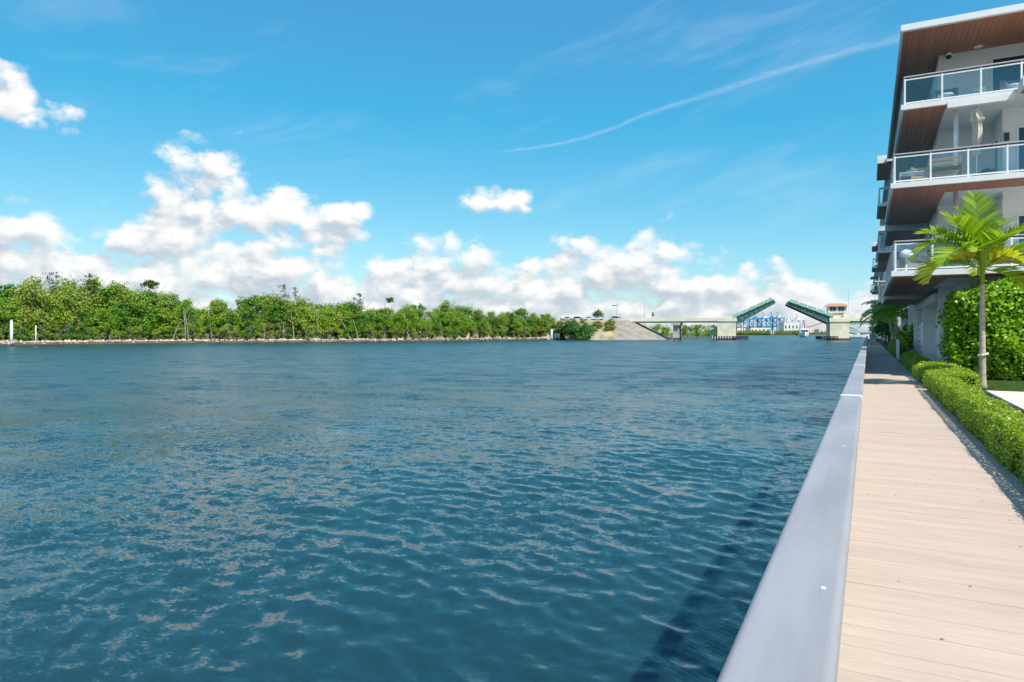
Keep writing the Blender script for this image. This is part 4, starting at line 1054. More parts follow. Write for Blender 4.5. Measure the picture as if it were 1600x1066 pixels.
# ------------------------------------------------------------------ drawbridge
BL = P(978, 252); BR = P(1328, 228)
E_ = (BR-BL); BLEN = E_.length; E_.normalize(); BANG = math.atan2(E_.y, E_.x)
def S_at(px):                # distance along the near face of the bridge for a pixel column
    cx = (px-800)/F; d = Vector((-SN+cx*CS, CS+cx*SN)); n = Vector((-E_.y, E_.x)); k = (BL.xy.dot(n))/d.dot(n); q = d*k-BL.xy
    return q.dot(E_.xy)
def Z_at(px, py):            # height of a pixel on the near face
    cx = (px-800)/F; d = Vector((-SN+cx*CS, CS+cx*SN)); n = Vector((-E_.y, E_.x)); k = (BL.xy.dot(n))/d.dot(n)
    return HC+(HOR-py)/F*k
BW = 11.0
def bridge():
    B = thing('drawbridge', 'pale green drawbridge with both leaves raised over the channel', 'bridge', (BL.x, BL.y, 0), BANG)
    L = dict(local=True)
    def part(name, m, parent=B): return m
    s0, s1 = S_at(972), S_at(1120); zt = Z_at(1060, 497.0); zd = zt-.95; zb = Z_at(1060, 504)
    # approach span
    MB().box(s0-2, s1, 0, .3, zd-.25, zt).build('parapet', CREAM, B, **L); MB().box(s0-2, s1, BW-.3, BW, zd-.25, zt).build('parapet', CREAM, B, **L)
    MB().box(s0-2, s1, .3, BW-.3, zd-.2, zd).build('deck', ASPH, B, **L)
    for k in range(5): MB().box(s0, s1, .35+k*2.4, .8+k*2.4, zb, zd-.2).build('girder', LGREEN, B, **L)
    # intermediate pier: pier cap and two shafts
    a, b = S_at(1050), S_at(1062); pr = thing_part('pier', B)
    MB().box(a-.2, b+.2, .2, BW-.2, zb-1.0, zb).build('pier_cap', CREAMD, pr, **L)
    for yy in (1.2, BW-2.4): MB().box(a+.25, b-.25, yy, yy+1.4, -2, zb-1.0).build('shaft', CREAMD, pr, **L)
    # bascule piers
    for side, (pa, pb_) in enumerate(((1121, 1150), (1297, 1327))):
        a, b = S_at(pa), S_at(pb_); pr = thing_part('bascule_pier', B)
        ztop = zt if side == 0 else Z_at(1310, 497)
        MB().box(a, b, .15, BW-.15, -2, ztop-1.35).build('pier_body', PIERC, pr, **L)
        MB().box(a-.25, b+.25, -.1, BW+.1, ztop-1.35, ztop-.1).build('pier_cap', CREAM, pr, bevel=.04, **L)
        MB().box(a, b, .0, .3, ztop-.1, ztop+.15).build('parapet', CREAM, pr, **L)
        # timber fender with piles in front and along the channel side
        f0, f1 = (S_at(1112), S_at(1168)) if side == 0 else (S_at(1282), S_at(1309))
        fe = thing_part('fender', pr)
        for k in range(3): MB().box(f0, f1, -1.6, -1.3, .25+k*.42, .55+k*.42).build('wale', FENDER, fe, **L)
        n = int((f1-f0)/.9)
        for k in range(n): MB().tube([(f0+.3+k*.9, -1.75, -2), (f0+.3+k*.9, -1.75, 1.45)], .14, 6).build('pile', FENDER if side or k > n*.55 else PILEM, fe, **L)
        xch = f1 if side == 0 else f0
        MB().box(xch-.2, xch+.2, -1.3, BW+3, .25, 1.4).build('wale', FENDER, fe, **L)
        MB().box(a-.3, b+.3, -.8, 0, -1, .7).build('footing', CREAMD, pr, **L)
    # control house on the right pier
    a, b = S_at(1295.5), S_at(1323); z0 = Z_at(1310, 500)+.15; zw0, zw1 = Z_at(1310, 489.5), Z_at(1310, 478)
    ch = thing_part('control_house', B)
    MB().box(a, b-.9, .35, 5.2, z0, zw0).build('lower_wall', CREAM, ch, **L)
    MB().box(a-.25, b, .1, 5.6, zw0, zw1).build('upper_wall', CREAM, ch, **L)
    for k, (u0, u1) in enumerate(((.10, .24), (.27, .41), (.55, .69), (.72, .86))):
        w = b-a+.25
        MB().box(a-.25+u0*w, a-.25+u1*w, .05, .14, zw0+.75, zw1-.3).build('window', WINDK, ch, **L)
        MB().box(a-.25+u0*w-.05, a-.25+u1*w+.05, .07, .13, zw0+.62, zw0+.74).build('sill', WHITEP, ch, **L)
    r = MB(); zz = zw1
    r.hexa([(a-.9, -.5, zz), (b+.6, -.5, zz), (b+.6, 6.2, zz), (a-.9, 6.2, zz), (a+.3, .9, zz+.85), (b-.6, .9, zz+.85), (b-.6, 4.8, zz+.85), (a+.3, 4.8, zz+.85)])
    r.build('roof', SALMON, ch, **L)
    MB().box(a-.92, b+.62, -.52, 6.22, zz-.14, zz-.002).build('eave', WHITEP, ch, **L)
    MB().box(b-1.0, b+.35, -.4, 0, zw0-.12, zw0).build('walkway', GREYP, ch, **L)
    MB().tube([(b+.9, 3, zz-3), (b+.9, 3, zz+5.2)], .06, 6).build('antenna', GREYP, ch, **L)
    # right approach
    a = S_at(1327); e = S_at(1400)
    zt2 = Z_at(1340, 497)
    MB().box(a, e, 0, .3, zt2-1.0, zt2).build('parapet', CREAM, B, **L); MB().box(a, e, .3, BW, zt2-1.2, zt2-1.0).build('deck', ASPH, B, **L)
    for k in range(4): MB().box(a, e, .35+k*2.8, .75+k*2.8, zt2-2.1, zt2-1.2).build('girder', LGREEN, B, **L)
    MB().hexa([(a, 1, 2.9), (a+2.6, 1, 1.9), (a+2.6, 9, 1.9), (a, 9, 2.9), (a, 1, 4.6), (a+3.0, 1, 3.6), (a+3.0, 9, 3.6), (a, 9, 4.6)]).build('counterweight', LGREEN, B, **L)
    c = S_at(1121)
    MB().hexa([(c-2.8, 2, 1.9), (c, 2, 2.9), (c, 9, 2.9), (c-2.8, 9, 1.9), (c-2.8, 2, 3.4), (c, 2, 4.6), (c, 9, 4.6), (c-2.8, 9, 3.4)]).build('counterweight', LGREEN, B, **L)
    # leaves
    def leaf(px0, py0, px1, py1, sgn):
        lf = thing_part('bascule_leaf', B)
        p0 = Vector((S_at(px0), 0, Z_at(px0, py0))); p1 = Vector((S_at(px1), 0, Z_at(px1, py1)))
        d = (p1-p0); ln = d.length; d.normalize(); up = Vector((-d.z*sgn, 0, d.x*sgn)) # perpendicular, upwards
        if up.z < 0: up = -up
        def Q(t, y, h): q = p0+d*t*ln+up*h; return (q.x, y, q.z)
        hb, ht = 2.6, 1.35       # girder depth at the heel and at the tip
        for y0 in (.3, BW-.7):
            m = MB(); m.hexa([Q(0, y0, 0), Q(1, y0, 0), Q(1, y0+.4, 0), Q(0, y0+.4, 0), Q(0, y0, hb), Q(1, y0, ht), Q(1, y0+.4, ht), Q(0, y0+.4, hb)])
            m.build('main_girder', DGREEN, lf, **L)
            m = MB()
            for k in range(9):
                t = k/8*.985; hh = hb+(ht-hb)*t
                m.hexa([Q(t, y0-.12, .1), Q(t+.012, y0-.12, .1), Q(t+.012, y0, .1), Q(t, y0, .1), Q(t, y0-.12, hh-.1), Q(t+.012, y0-.12, hh-.1), Q(t+.012, y0, hh-.1), Q(t, y0, hh-.1)])
            m.build('stiffeners', DGREEN, lf, **L)['kind'] = 'stuff'
        m = MB()
        for k in range(7):
            t = (k+.3)/7; h1 = hb+(ht-hb)*t-.1
            m.hexa([Q(t, .7, .7), Q(t+.02, .7, .7), Q(t+.02, BW-.7, .7), Q(t, BW-.7, .7), Q(t, .7, h1), Q(t+.02, .7, h1), Q(t+.02, BW-.7, h1), Q(t, BW-.7, h1)])
        m.build('floor_beams', DGREEN, lf, **L)['kind'] = 'stuff'
        m = MB(); m.hexa([Q(0, 0, hb+.02), Q(1.0, 0, ht+.02), Q(1.0, BW, ht+.02), Q(0, BW, hb+.02), Q(0, 0, hb+.2), Q(1.0, 0, ht+.2), Q(1.0, BW, ht+.2), Q(0, BW, hb+.2)])
        m.build('deck', GREYP, lf, **L)
        for y0 in (-.12, BW-.05):
            for k in range(5):   # pale green parapet panels with gaps
                t0, t1 = k/5+.012, (k+1)/5-.012; g0, g1 = hb+(ht-hb)*t0, hb+(ht-hb)*t1
                m = MB(); m.hexa([Q(t0, y0, g0-.15), Q(t1, y0, g1-.15), Q(t1, y0+.17, g1-.15), Q(t0, y0+.17, g0-.15), Q(t0, y0, g0+.95), Q(t1, y0, g1+.95), Q(t1, y0+.17, g1+.95), Q(t0, y0+.17, g0+.95)])
                m.build('parapet_panel', LGREEN, lf, **L)
        m = MB(); m.hexa([Q(1, .2, .05), Q(1.012, .2, .05), Q(1.012, BW-.2, .05), Q(1, BW-.2, .05), Q(1, .2, ht), Q(1.012, .2, ht), Q(1.012, BW-.2, ht), Q(1, BW-.2, ht)]); m.build('end_floor_beam', DGREEN, lf, **L)
    leaf(1151, 507, 1211.5, 473.5, 1); leaf(1296.5, 506.5, 1230, 476.5, -1)
    return B
bridge()

def roadworks():
    n = Vector((-E_.y, E_.x, 0))
    def W(px, off, z): q = BL+E_*S_at(px)+n*off; return (q.x, q.y, z)
    zr = Z_at(975, 499.5)
    # paved abutment slope in front of and beside the approach
    o = MB().hexa([W(944, -13, -.5), W(1046, -2.5, -.5), W(1046, 14, -.5), W(944, 26, -.5), W(968, -1.2, zr-.3), W(984, -.6, zr-.3), W(984, 12, zr-.3), W(968, 13, zr-.3)]).build('abutment_slope', SLOPE)
    tag(o, 'grey paved abutment slope under the bridge end', 'slope', kind='structure')
    # embankment that carries the road away to the left
    vs = []; fs = []; K = 26; M_ = 9; rg = random.Random(2)
    for i in range(K+1):
        px = 700+(968-700)*i/K
        for j in range(M_+1):
            t = j/M_; off = -15+16*t; h = -.6+(zr+.45)*(t**.85)
            if j in (0, M_): w = 0
            else: w = rg.uniform(-.45, .45)
            vs.append(W(px, off+w*.5, h+w))
        vs.append(W(px, 16, zr-.15)); vs.append(W(px, 34, -.6))
    c = M_+3
    for i in range(K):
        for j in range(c-1): fs.append((i*c+j, (i+1)*c+j, (i+1)*c+j+1, i*c+j+1))
    o = MB().add(vs, fs).build('road_embankment', SAND, smooth=True); tag(o, 'sandy road embankment left of the bridge', kind='structure')
    q = MB().hexa([W(690, 2, zr-.35), W(986, 1.0, zr-.35), W(986, 12, zr-.35), W(690, 13, zr-.35), W(690, 2, zr-.10), W(986, 1.0, zr-.10), W(986, 12, zr-.10), W(690, 13, zr-.10)]).build('road', ASPH); tag(q, 'asphalt road on the embankment', kind='structure')
    # guard rail
    g = thing('guard_rail', 'low grey guard rail along the embankment road', 'railing', W(850, 1.3, zr-.1))
    MB().hexa([W(860, 1.2, zr+.3), W(966, 1.2, zr+.3), W(966, 1.3, zr+.3), W(860, 1.3, zr+.3), W(860, 1.2, zr+.6), W(966, 1.2, zr+.6), W(966, 1.3, zr+.6), W(860, 1.3, zr+.6)]).build('beam', PILEM, g)
    for k in range(14):
        a = W(862+k*8, 1.35, zr-.3); MB().tube([a, (a[0], a[1], zr+.55)], .07, 6).build('post', PILEM, g)
    def car(px, off, m, label, back=False):
        b = W(px, off, zr-.10); t = thing('car', label, 'car', b, BANG+(math.pi if back else 0), 'cars on the embankment road')
        prof = [(-2.2, .35), (-2.25, .75), (-1.9, .95), (-1.35, 1.0), (-.8, 1.42), (.7, 1.44), (1.35, 1.05), (2.05, .9), (2.2, .6), (2.15, .35)]
        MB().loft([[(x, -.88, z) for x, z in prof], [(x, .88, z) for x, z in prof]]).build('body', m, t, local=True, bevel=.05)
        for sy in (-.885, .885):
            MB().hexa([(-1.1, sy-.01, 1.0), (1.1, sy-.01, 1.03), (1.1, sy+.01, 1.03), (-1.1, sy+.01, 1.0), (-.72, sy-.01, 1.36), (.66, sy-.01, 1.38), (.66, sy+.01, 1.38), (-.72, sy+.01, 1.36)]).build('side_window', WINDK, t, local=True)
            for x in (-1.35, 1.35):
                mb = MB(); mb.tube([(x, sy-.1, .33), (x, sy+.1, .33)], .33, 14); mb.build('wheel', TYRE, t, local=True)
    car(882, 5, CARW, 'white car farthest left on the embankment road'); car(899, 3.4, CARD, 'dark car on the embankment road behind the bush')
    car(931, 3.6, CARW, 'white car on the road beneath the round roadside tree'); car(915, 6.5, CARW, 'white car between the dark car and the roadside tree'); car(958, 4.5, CARD, 'dark car nearest the bridge end')
    # lamp posts and a signal
    def lamp(px, off, h, label):
        b = W(px, off, zr-.1); t = thing('street_lamp', label, 'street lamp', b, 0, 'lamps along the bridge road')
        MB().tube([b, (b[0], b[1], zr+h)], [.09, .05], 6).build('pole', GREYP, t); MB().bar((b[0], b[1], zr+h), (b[0]-E_.x*1.4, b[1]-E_.y*1.4, zr+h+.15), .1).build('arm', GREYP, t)
        MB().box(b[0]-1.75, b[0]-1.2, b[1]-.7, b[1]-.4, zr+h+.1, zr+h+.22).build('lamp_head', GREYP, t)
    lamp(955, 12.5, 8.5, 'thin street lamp left of the bridge end'); lamp(1001, 10.5, 8.5, 'thin street lamp on the approach span')
    b = W(1015, 10, zr); t = thing('traffic_signal', 'dark traffic signal post on the approach span', 'traffic signal', b)
    MB().tube([b, (b[0], b[1], zr+2.7)], .08, 6).build('post', DKFR, t); MB().box(b[0]-.6, b[0]+.6, b[1]-.2, b[1]+.2, zr+1.5, zr+1.75).build('cross_arm', DKFR, t)
    MB().box(b[0]-.25, b[0]+.25, b[1]-.2, b[1]+.2, zr+1.75, zr+2.9).build('signal_head', DKFR, t)
    # warning board on the slope
    b = W(977, -5, 3.0); t = thing('notice_board', 'small pale notice board standing on the paved slope', 'sign', (b[0], b[1], 2.2))
    MB().box(b[0]-.7, b[0]+.7, b[1]-.05, b[1]+.05, 3.2, 4.6).build('board', PILEM, t); MB().box(b[0]-.1, b[0]+.1, b[1]+.06, b[1]+.2, 1.6, 3.8).build('post', DKFR, t)
    # bushes and trees
    def bush(label, px, off, z, r, h, n, lm, seed, cat='bush', name='bush', trunk=.0, size=.5):
        b = W(px, off, z); t = thing(name, label, cat, b)
        inst('crown', crown_mesh('crown', seed, r, h, n, size, lm, 18, .8), (0, 0, trunk), t)
        MB().tube([b, (b[0], b[1], z+trunk+h*.5)], [.2, .08], 6).build('trunk', BARKD, t)
    bush('dense dark green bush at the waterline left of the bridge', 920, -19.5, .2, 7.6, 6.0, 7000, L_DARK, 501)
    bush('dark bush joining the mangroves behind the white piles', 892, -17, .2, 5.0, 4.6, 3000, L_DARK, 502)
    bush('round-headed dark tree beside the embankment road', 926, 9, zr-.3, 3.3, 3.9, 1600, L_DARK, 503, 'tree', 'roadside_tree', .4, .35)
    sp = [(944, -5, 3.4, 2.2, 3.2), (938, -11, 1.0, 1.8, 1.8), (950, -3, 4.8, 1.7, 2.4), (958, -2, 5.6, 1.4, 2.2), (932, -4, 4.4, 1.8, 1.9), (955, -8, 2.0, 1.6, 1.5), (920, -6, 3.6, 1.5, 1.6)]
    r2 = random.Random(9)
    for k in range(46):
        off = r2.uniform(-9, -1.0); sp.append((r2.uniform(850, 962), off, -.3+(zr+.4)*(((off+15)/16)**.85), r2.uniform(1.0, 2.3), r2.uniform(1.0, 2.4)))
    for i, (px, off, z, r, h) in enumerate(sp):
        b = W(px, off, z-.6); t = thing('scrub_bush', 'dry yellow-green scrub bush on the sandy embankment slope', 'bush', b, 0, 'scrub on the embankment')
        inst('crown', crown_mesh('crown', 520+i, r, h, 420, .34, L_SCRUB, 10, .8), (0, 0, .3), t)
        MB().tube([b, (b[0], b[1], b[2]+h*.5)], [.12, .04], 5).build('trunk', BARKD, t)
    # trees seen under the span
    for i, (px, dp, r, h) in enumerate([(1008, 330, 4.5, 5.5), (1024, 345, 5, 6.5), (1040, 330, 4.6, 6.5), (1074, 335, 4.5, 6.5), (1090, 345, 4.6, 7.0), (1104, 355, 4.6, 6.8), (1118, 365, 4.4, 6.2), (1131, 380, 4.2, 5.8), (990, 345, 4, 5)]):
        q = P(px, dp, .4); t = thing('bank_tree', 'green bushy tree on the bank seen beneath the bridge span', 'tree', q, 0, 'trees beneath the bridge span')
        inst('crown', crown_mesh('crown', 550+i, r, h, 1100, .55, L_MANG if i % 3 else L_SCRUB, 14, .8), (0, 0, .2), t)
        MB().tube([q, (q.x, q.y, h*.6)], [.2, .08], 6).build('trunk', BARKD, t)
roadworks()

# ------------------------------------------------------------------ piles, markers, boats, plane, port
def pile(px, dep, ztop, r, label, cone=True):
    b = P(px, dep, 0); t = thing('channel_pile', label, 'pile', b, 0, 'white piles in the water')
    MB().tube([(b.x, b.y, -1.5), (b.x, b.y, ztop)], r, 12).build('shaft', PILEM, t, smooth=True)
    if cone: MB().lathe([(r*1.08, 0), (r*.5, r*1.3), (.02, r*1.9)], (b.x, b.y, ztop), 12).build('cap', PILEM, t)
d = HC*F/(541.5-HOR); pile(18, d, HC+(HOR-503)/F*d, .24, 'tall white pile standing in the water before the left mangroves')
pile(56, d+8, HC+(HOR-508)/F*d, .10, 'thin grey post just right of the tall white pile', False)
d = 236.0; pile(862, d, HC+(HOR-514.5)/F*d, .34, 'thick white pile at the end of the rocky shore', False)
q = P(870.5, d+3, 0); t = thing('channel_marker', 'small white marker board on two posts beside the shore end pile', 'sign', q)
for sx in (-.75, .75): MB().tube([(q.x+sx, q.y, -1), (q.x+sx, q.y, 2.0)], .12, 8).build('post', PILEM, t)
MB().box(q.x-1.0, q.x+1.0, q.y-.15, q.y+.05, .95, 2.2).build('board', PILEM, t)
for px in (1205, 1208.5):
    pile(px, 560, 4.0, .3, 'twin small white piles off the distant green shore', False)

def yacht(px, dep, rz, sc, label, fly=True):
    b = P(px, dep, 0); t = thing('motor_yacht', label, 'boat', b, rz); t.scale = (sc, sc, sc)
    rings = []
    for (y, w, k, zt) in ((-6.2, .05, .9, 2.3), (-5, .8, .3, 2.15), (-3, 1.55, -.2, 1.95), (0, 1.95, -.45, 1.7), (3.5, 2.0, -.45, 1.55), (6, 1.9, -.4, 1.5)):
        rings.append([(-w, y, zt), (-w*.95, y, zt*.45), (-w*.6, y, k*.5), (0, y, k), (w*.6, y, k*.5), (w*.95, y, zt*.45), (w, y, zt)])
    MB().loft(rings).build('hull', CARW, t, local=True)
    MB().hexa([(-1.6, -2.6, 1.7), (1.6, -2.6, 1.7), (1.7, 4, 1.6), (-1.7, 4, 1.6), (-1.45, -1.2, 3.3), (1.45, -1.2, 3.3), (1.55, 3.8, 3.3), (-1.55, 3.8, 3.3)]).build('cabin', CARW, t, local=True, bevel=.06)
    for x0, x1 in ((-1.42, -.52), (-.45, .45), (.52, 1.42)):
        MB().hexa([(x0, -2.22, 2.2), (x1, -2.22, 2.2), (x1, -2.1, 2.2), (x0, -2.1, 2.2), (x0*.95, -1.42, 3.1), (x1*.95, -1.42, 3.1), (x1*.95, -1.3, 3.1), (x0*.95, -1.3, 3.1)]).build('windscreen', WINDK, t, local=True)
    if fly:
        MB().box(-1.6, 1.6, -.9, 3.9, 3.3, 3.9).build('flybridge', CARW, t, local=True, bevel=.05)
        MB().box(-1.5, 1.5, -.7, 3.0, 5.0, 5.14).build('hard_top', CARW, t, local=True)
        for sx in (-1.3, 1.3):
            for sy in (-.4, 2.6): MB().tube([(sx, sy, 3.8), (sx, sy, 5.0)], .05, 6).build('support', GREYP, t, local=True)
        for sx in (-1, 1): MB().tube([(sx*1.5, 1, 3.6), (sx*2.3, 2.2, 8.2)], [.05, .02], 5).build('outrigger', GREYP, t, local=True)
yacht(1256.5, 372, TH-.35, 1.3, 'white motor yacht heading through the open drawbridge')
yacht(1336, 285, TH+1.2, .85, 'small white boat moored right of the control house pier', False)

def far_port():
    # distant shore
    poly = [P(1140, 640), P(1240, 620), P(1262, 700), P(1300, 760), P(1420, 700), P(1700, 700), P(1700, 3500), P(600, 3500), P(1000, 640)]
    o = MB().prism([(p.x, p.y) for p in poly], -2, .8).build('distant_land', BANKM); tag(o, 'low distant shore beyond the bridge', kind='structure')
    rng = np.random.default_rng(77); pts = []; 
    for k in range(420):
        px = rng.uniform(1128, 1250); dp = rng.uniform(624, 650)+(px < 1140)*6; q = P(px, dp, .8); r = rng.uniform(1.3, 2.6); n = 34
        dd = rng.normal(0, 1, (n,3)); dd /= np.linalg.norm(dd, axis=1, keepdims=True); pts.append((np.array([q.x, q.y, r*.95])+dd*r*rng.uniform(.5, 1, (n,1)), dd))
    for k in range(160):
        px = rng.uniform(1250, 1345); dp = rng.uniform(740, 790); q = P(px, dp, .8); r = rng.uniform(1.0, 2.0); n = 26
        dd = rng.normal(0, 1, (n,3)); dd /= np.linalg.norm(dd, axis=1, keepdims=True); pts.append((np.array([q.x, q.y, r*.9])+dd*r*rng.uniform(.5, 1, (n,1)), dd))
    p = np.concatenate([a for a, b in pts]); nn = np.concatenate([b for a, b in pts])
    v, f = leaves(p, nn+np.array([0, 0, .5]), .95, .8, .5, rng=rng); o = link('distant_mangroves', bulk('distant_mangroves', v, f, L_SCRUB))
    tag(o, 'far-off strip of low green mangroves beyond the drawbridge', 'trees', kind='stuff')
    def crane(px, dep, ztop, w, label, booms=1, m=BLUEP, red=False):
        b = P(px, dep, .8); t = thing('gantry_crane', label, 'crane', b, TH+.25, 'gantry cranes of the distant port')
        h = ztop; w2 = w/2; g = 6.0
        for sx in (-1, 1):
            for sy in (-1, 1): MB().bar((sx*w2, sy*g, -.8), (sx*w2*.92, sy*g*.9, h*.82), 1.0).build('leg', m, t, local=True)
            MB().bar((sx*w2*.96, -g, h*.38), (sx*w2*.96, g, h*.38), 1.1).build('sill_beam', m, t, local=True)
            MB().bar((sx*w2*.97, -g, h*.38), (sx*w2*.93, g*.9, h*.8), .7).build('brace', m, t, local=True)
        for sy in (-1, 1):
            MB().bar((-w2, sy*g*.95, h*.40), (w2, sy*g*.95, h*.40), 1.1).build('portal_beam', m, t, local=True)
            MB().bar((-w2, sy*g*.95, h*.42), (w2, sy*g*.9, h*.8), .7).build('brace', m, t, local=True)
        MB().box(-w2*1.1, w2*1.1, -g, g, h*.80, h*.85).build('top_frame', m, t, local=True)
        MB().box(-w2*.5, w2*.3, -g*.6, g*.1, h*.85, h*.96).build('machinery_house', m if not red else PILEM, t, local=True)
        for k in range(booms): MB().bar((-w2*2.3, -g*.5+k*g, h*.84), (w2*1.5, -g*.5+k*g, h*.84), 1.3).build('boom', m, t, local=True)
        MB().bar((w2*.2, 0, h*.9), (-w2*.3, 0, h*1.18), .8).build('mast', REDP if red else m, t, local=True)
        MB().bar((-w2*.3, 0, h*1.16), (-w2*2.2, 0, h*.86), .4).build('stay', m, t, local=True)
    Hh = lambda py, d: HC+(HOR-py)/F*d
    crane(1160, 1000, Hh(498, 1000), 12, 'blue gantry crane nearest the left bridge leaf'); crane(1180, 1080, Hh(495, 1080), 15, 'blue gantry crane with twin booms, second from the left leaf', 2)
    crane(1194, 1000, Hh(494, 1000), 15, 'tall blue gantry crane with a white machinery house', 1, BLUEP, True); crane(1206, 1080, Hh(494, 1080), 13, 'blue gantry crane in the middle of the gap', 2)
    crane(1216, 1000, Hh(493, 1000), 13, 'blue gantry crane with a red mast right of the middle', 1, BLUEP, True); crane(1246, 1150, Hh(496, 1150), 14, 'dull grey gantry crane behind the white port buildings', 1, COLGREY, True)
    crane(1231, 1250, Hh(498, 1250), 12, 'distant grey gantry crane left of the white port buildings', 1, COLGREY)
    def block(px0, px1, dep, z1, m, label, roof=None):
        a = P(px0, dep, .7); b = P(px1, dep, .7); w = (b-a).length; t = thing('port_building', label, 'building', a, TH)
        MB().box(0, w, 0, 18, -.2, z1).build('wall', m, t, local=True); MB().box(-.3, w+.3, -.3, 18.3, z1, z1+.5).build('roof', roof or WHITEP, t, local=True)
        n = max(2, int(w/4))
        for k in range(n): MB().box((k+.3)*w/n, (k+.65)*w/n, -.06, .02, z1*.45, z1*.7).build('window', WINDK, t, local=True)
    block(1225, 1248, 860, Hh(504, 860), PILEM, 'wide white port building between the open bridge leaves'); block(1173, 1190, 800, Hh(513, 800), CREAM, 'low cream shed left of the white port building', SALMON)
    block(1262, 1272, 840, Hh(514, 840), CREAM, 'small cream building right of the yacht'); block(1280, 1293, 880, Hh(516, 880), PILEM, 'low white building near the right bascule pier')
    block(1190, 1204, 860, Hh(512.5, 860), PILEM, 'long low white shed under the blue cranes', DKFR)
    b = P(1258, 900, .8); t = thing('cargo_crane', 'faded red cargo crane boom behind the motor yacht', 'crane', b, TH)
    MB().box(-3, 3, -3, 3, -.2, 7).build('base', REDP, t, local=True); MB().bar((0, 0, 6), (-2, 0, 18), 1.2).build('mast', REDP, t, local=True)
    MB().bar((0, 0, 7), (22, 0, 14), 1.2).build('boom', REDP, t, local=True)
far_port()

def airplane():
    d = 900.0; q = P(960, d, HC+(HOR-477.5)/F*d)
    t = thing('airliner', 'small grey airliner low above the bridge approach', 'airplane', q, TH+.5)
    prof = [(-5, .05), (-4.6, .35), (-3.6, .55), (2, .55), (4, .32), (5, .08)]
    m = MB(); n = 10
    m.loft([[(x, r*math.cos(2*math.pi*j/n), r*math.sin(2*math.pi*j/n)) for j in range(n)] for x, r in prof]).build('fuselage', BARKD, t, local=True, smooth=True)
    for s in (-1, 1):
        MB().hexa([(-1.0, s*.4, -.2), (.9, s*.4, -.2), (2.0, s*5, .25), (1.3, s*5, .25), (-1.0, s*.4, -.05), (.9, s*.4, -.05), (2.0, s*5, .32), (1.3, s*5, .32)]).build('wing', BARKD, t, local=True)
        MB().hexa([(3.6, s*.2, .1), (4.6, s*.2, .1), (5.0, s*1.8, .25), (4.5, s*1.8, .25), (3.6, s*.2, .2), (4.6, s*.2, .2), (5.0, s*1.8, .32), (4.5, s*1.8, .32)]).build('tailplane', BARKD, t, local=True)
        MB().tube([(-.8, s*1.8, -.35), (.4, s*1.8, -.35)], .26, 8).build('engine', DKFR, t, local=True)
    MB().hexa([(3.4, -.06, .2), (4.8, -.06, .2), (4.8, .06, .2), (3.4, .06, .2), (4.5, -.04, 1.8), (5.2, -.04, 1.8), (5.2, .04, 1.8), (4.5, .04, 1.8)]).build('tail_fin', BARKD, t, local=True)
airplane()

# ------------------------------------------------------------------ trees and shrubs along the far boardwalk
def side_trees():
    for i, (x, y, r, h, z, lab) in enumerate([(1.9, 84, 2.3, 3.6, 1.2, 'dense dark tree hanging over the far end of the boardwalk'), (2.4, 100, 2.6, 4.2, 1.3, 'dark leafy tree at the end of the boardwalk behind the nearer one'), (2.9, 57, 1.3, 2.0, .3, 'bright green shrub beside the shaded palm trunk'), (3.0, 66, 1.2, 2.0, .3, 'green shrub behind the shaded palms'), (2.2, 112, 2.6, 4.0, 1.2, 'dark tree closing the end of the boardwalk')]):
        t = thing('broadleaf_tree' if h > 3 else 'shrub', lab, 'tree' if h > 3 else 'shrub', (x, y, WALK-.03))
        inst('crown', crown_mesh('crown', 700+i, r, h, 2600 if h > 3 else 1000, .22, L_DARK if h > 3 else L_CLUS, 18, .8), (0, 0, z), t)
        MB().tube([(x, y, WALK-.05), (x+.1, y, WALK+z), (x, y, WALK+z+h*.5)], [.13, .10, .04], 7).build('trunk', BARKD, t)
side_trees()

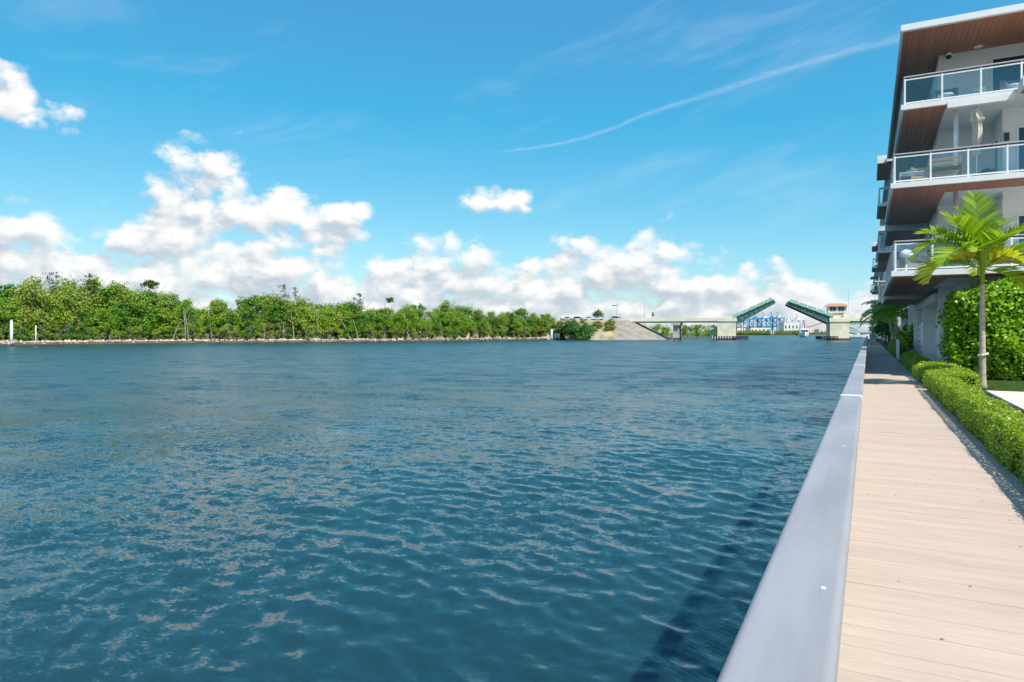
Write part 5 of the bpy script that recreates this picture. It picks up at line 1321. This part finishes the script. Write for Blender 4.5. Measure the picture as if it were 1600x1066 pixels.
def person():
    q = G(1363.5, 543.3, WALK); x, y, z = q.x, q.y, WALK+.002
    t = thing('person', 'person in a light blue top and white shorts walking on the boardwalk', 'person', (x, y, z), math.radians(8))
    H = 1.66; J = {}
    me = bpy.data.meshes.new('body'); bm = bmesh.new(); sk = []
    def v(p, r): w = bm.verts.new(p); sk.append(r); return w
    pel = v((0, 0, .90), (.15, .11)); wa = v((0, 0, 1.06), (.125, .09)); ch = v((0, .0, 1.24), (.15, .10)); nk0 = v((0, .01, 1.38), (.06, .06)); nk1 = v((0, 0, 1.45), (.048, .05))
    hd = v((0, -.015, 1.54), (.075, .09)); ht = v((0, -.005, 1.63), (.06, .07))
    for a, b in ((pel, wa), (wa, ch), (ch, nk0), (nk0, nk1), (nk1, hd), (hd, ht)): bm.edges.new((a, b))
    for s in (-1, 1):
        st = s*.13
        hip = v((s*.085, 0, .86), (.085, .09)); kn = v((s*.09, -st-.02, .47), (.055, .058)); cf = v((s*.09, -st*.6+.03, .32), (.052, .058)); an = v((s*.09, -st*.9+.05, .09), (.036, .038)); to = v((s*.10, -st*.9-.10, .035), (.038, .028))
        for a, b in ((pel, hip), (hip, kn), (kn, cf), (cf, an), (an, to)): bm.edges.new((a, b))
        sh = v((s*.165, .01, 1.34), (.055, .055)); eb = v((s*.215, .03+st*.6, 1.08), (.040, .042)); wr = v((s*.225, -.03+st*1.1, .86), (.026, .030)); pm = v((s*.225, -.05+st*1.2, .79), (.020, .036))
        for a, b in ((ch, sh), (sh, eb), (eb, wr), (wr, pm)): bm.edges.new((a, b))
        for k, (dx, ln) in enumerate(((-.024, .075), (-.008, .085), (.008, .08), (.024, .065))):
            f1 = v((s*.225, -.05+st*1.2+dx, .755), (.010, .010)); f2 = v((s*.222, -.055+st*1.2+dx, .755-ln*.6), (.009, .009)); f3 = v((s*.215, -.06+st*1.2+dx, .755-ln), (.008, .008))
            bm.edges.new((pm, f1)); bm.edges.new((f1, f2)); bm.edges.new((f2, f3))
        th = v((s*.21, -.09+st*1.2, .79), (.011, .011)); th2 = v((s*.20, -.105+st*1.2, .75), (.009, .009)); bm.edges.new((pm, th)); bm.edges.new((th, th2))
    bm.to_mesh(me); bm.free()
    o = link('body', me, t); me.materials.append(SKIN)
    md = o.modifiers.new('Skin', 'SKIN'); md.use_smooth_shade = True
    for i, r in enumerate(sk): me.skin_vertices[0].data[i].radius = r
    me.skin_vertices[0].data[0].use_root = True
    o.modifiers.new('Sub', 'SUBSURF').levels = 1
    def ring(z, rx, ry, cy=0, n=16, cx=0): return [(cx+rx*math.cos(2*math.pi*j/n), cy+ry*math.sin(2*math.pi*j/n), z) for j in range(n)]
    sh = MB().loft([ring(.93, .185, .145), ring(1.06, .155, .12), ring(1.24, .185, .135), ring(1.34, .19, .11), ring(1.405, .09, .08)])
    for s in (-1, 1): sh.tube([(s*.14, .01, 1.345), (s*.20, .02, 1.22), (s*.212, .03, 1.13)], [.075, .066, .066], 10)
    sh.build('shirt', CBLUE, t, smooth=True, local=True)
    so = MB().loft([ring(.98, .165, .13), ring(.86, .195, .15), ring(.78, .19, .145)])
    for s in (-1, 1): so.tube([(s*.088, 0, .84), (s*.09, -s*.13*.4-.008, .66), (s*.09, -s*.13*.55-.012, .56)], [.10, .095, .092], 12)
    so.build('shorts', CWHITE, t, smooth=True, local=True)
    MB().loft([ring(1.66, .02, .02, .01), ring(1.645, .075, .085, .01), ring(1.58, .092, .105, .02), ring(1.50, .085, .07, .06), ring(1.40, .06, .035, .09)]).build('hair', HAIRM, t, smooth=True, local=True)
    for s in (-1, 1):
        MB().lathe([(.002, -.011), (.009, -.006), (.011, 0), (.009, .006), (.002, .011)], (s*.03, -.098, 1.555), 8).build('eye', HAIRM, t, smooth=True, local=True)
        MB().loft([ring(.0, .04, .12, -s*.117-.05+.05*s*0, 12, s*.095), ring(.05, .042, .11, -s*.117-.03, 12, s*.095)]).build('shoe', CWHITE, t, smooth=True, local=True)
    MB().hexa([(-.012, -.125, 1.515), (.012, -.125, 1.515), (.012, -.09, 1.515), (-.012, -.09, 1.515), (-.006, -.105, 1.56), (.006, -.105, 1.56), (.006, -.09, 1.56), (-.006, -.09, 1.56)]).build('nose', SKIN, t, local=True)
    MB().box(-.024, .024, -.108, -.09, 1.487, 1.497).build('mouth', REDP, t, local=True)
person()
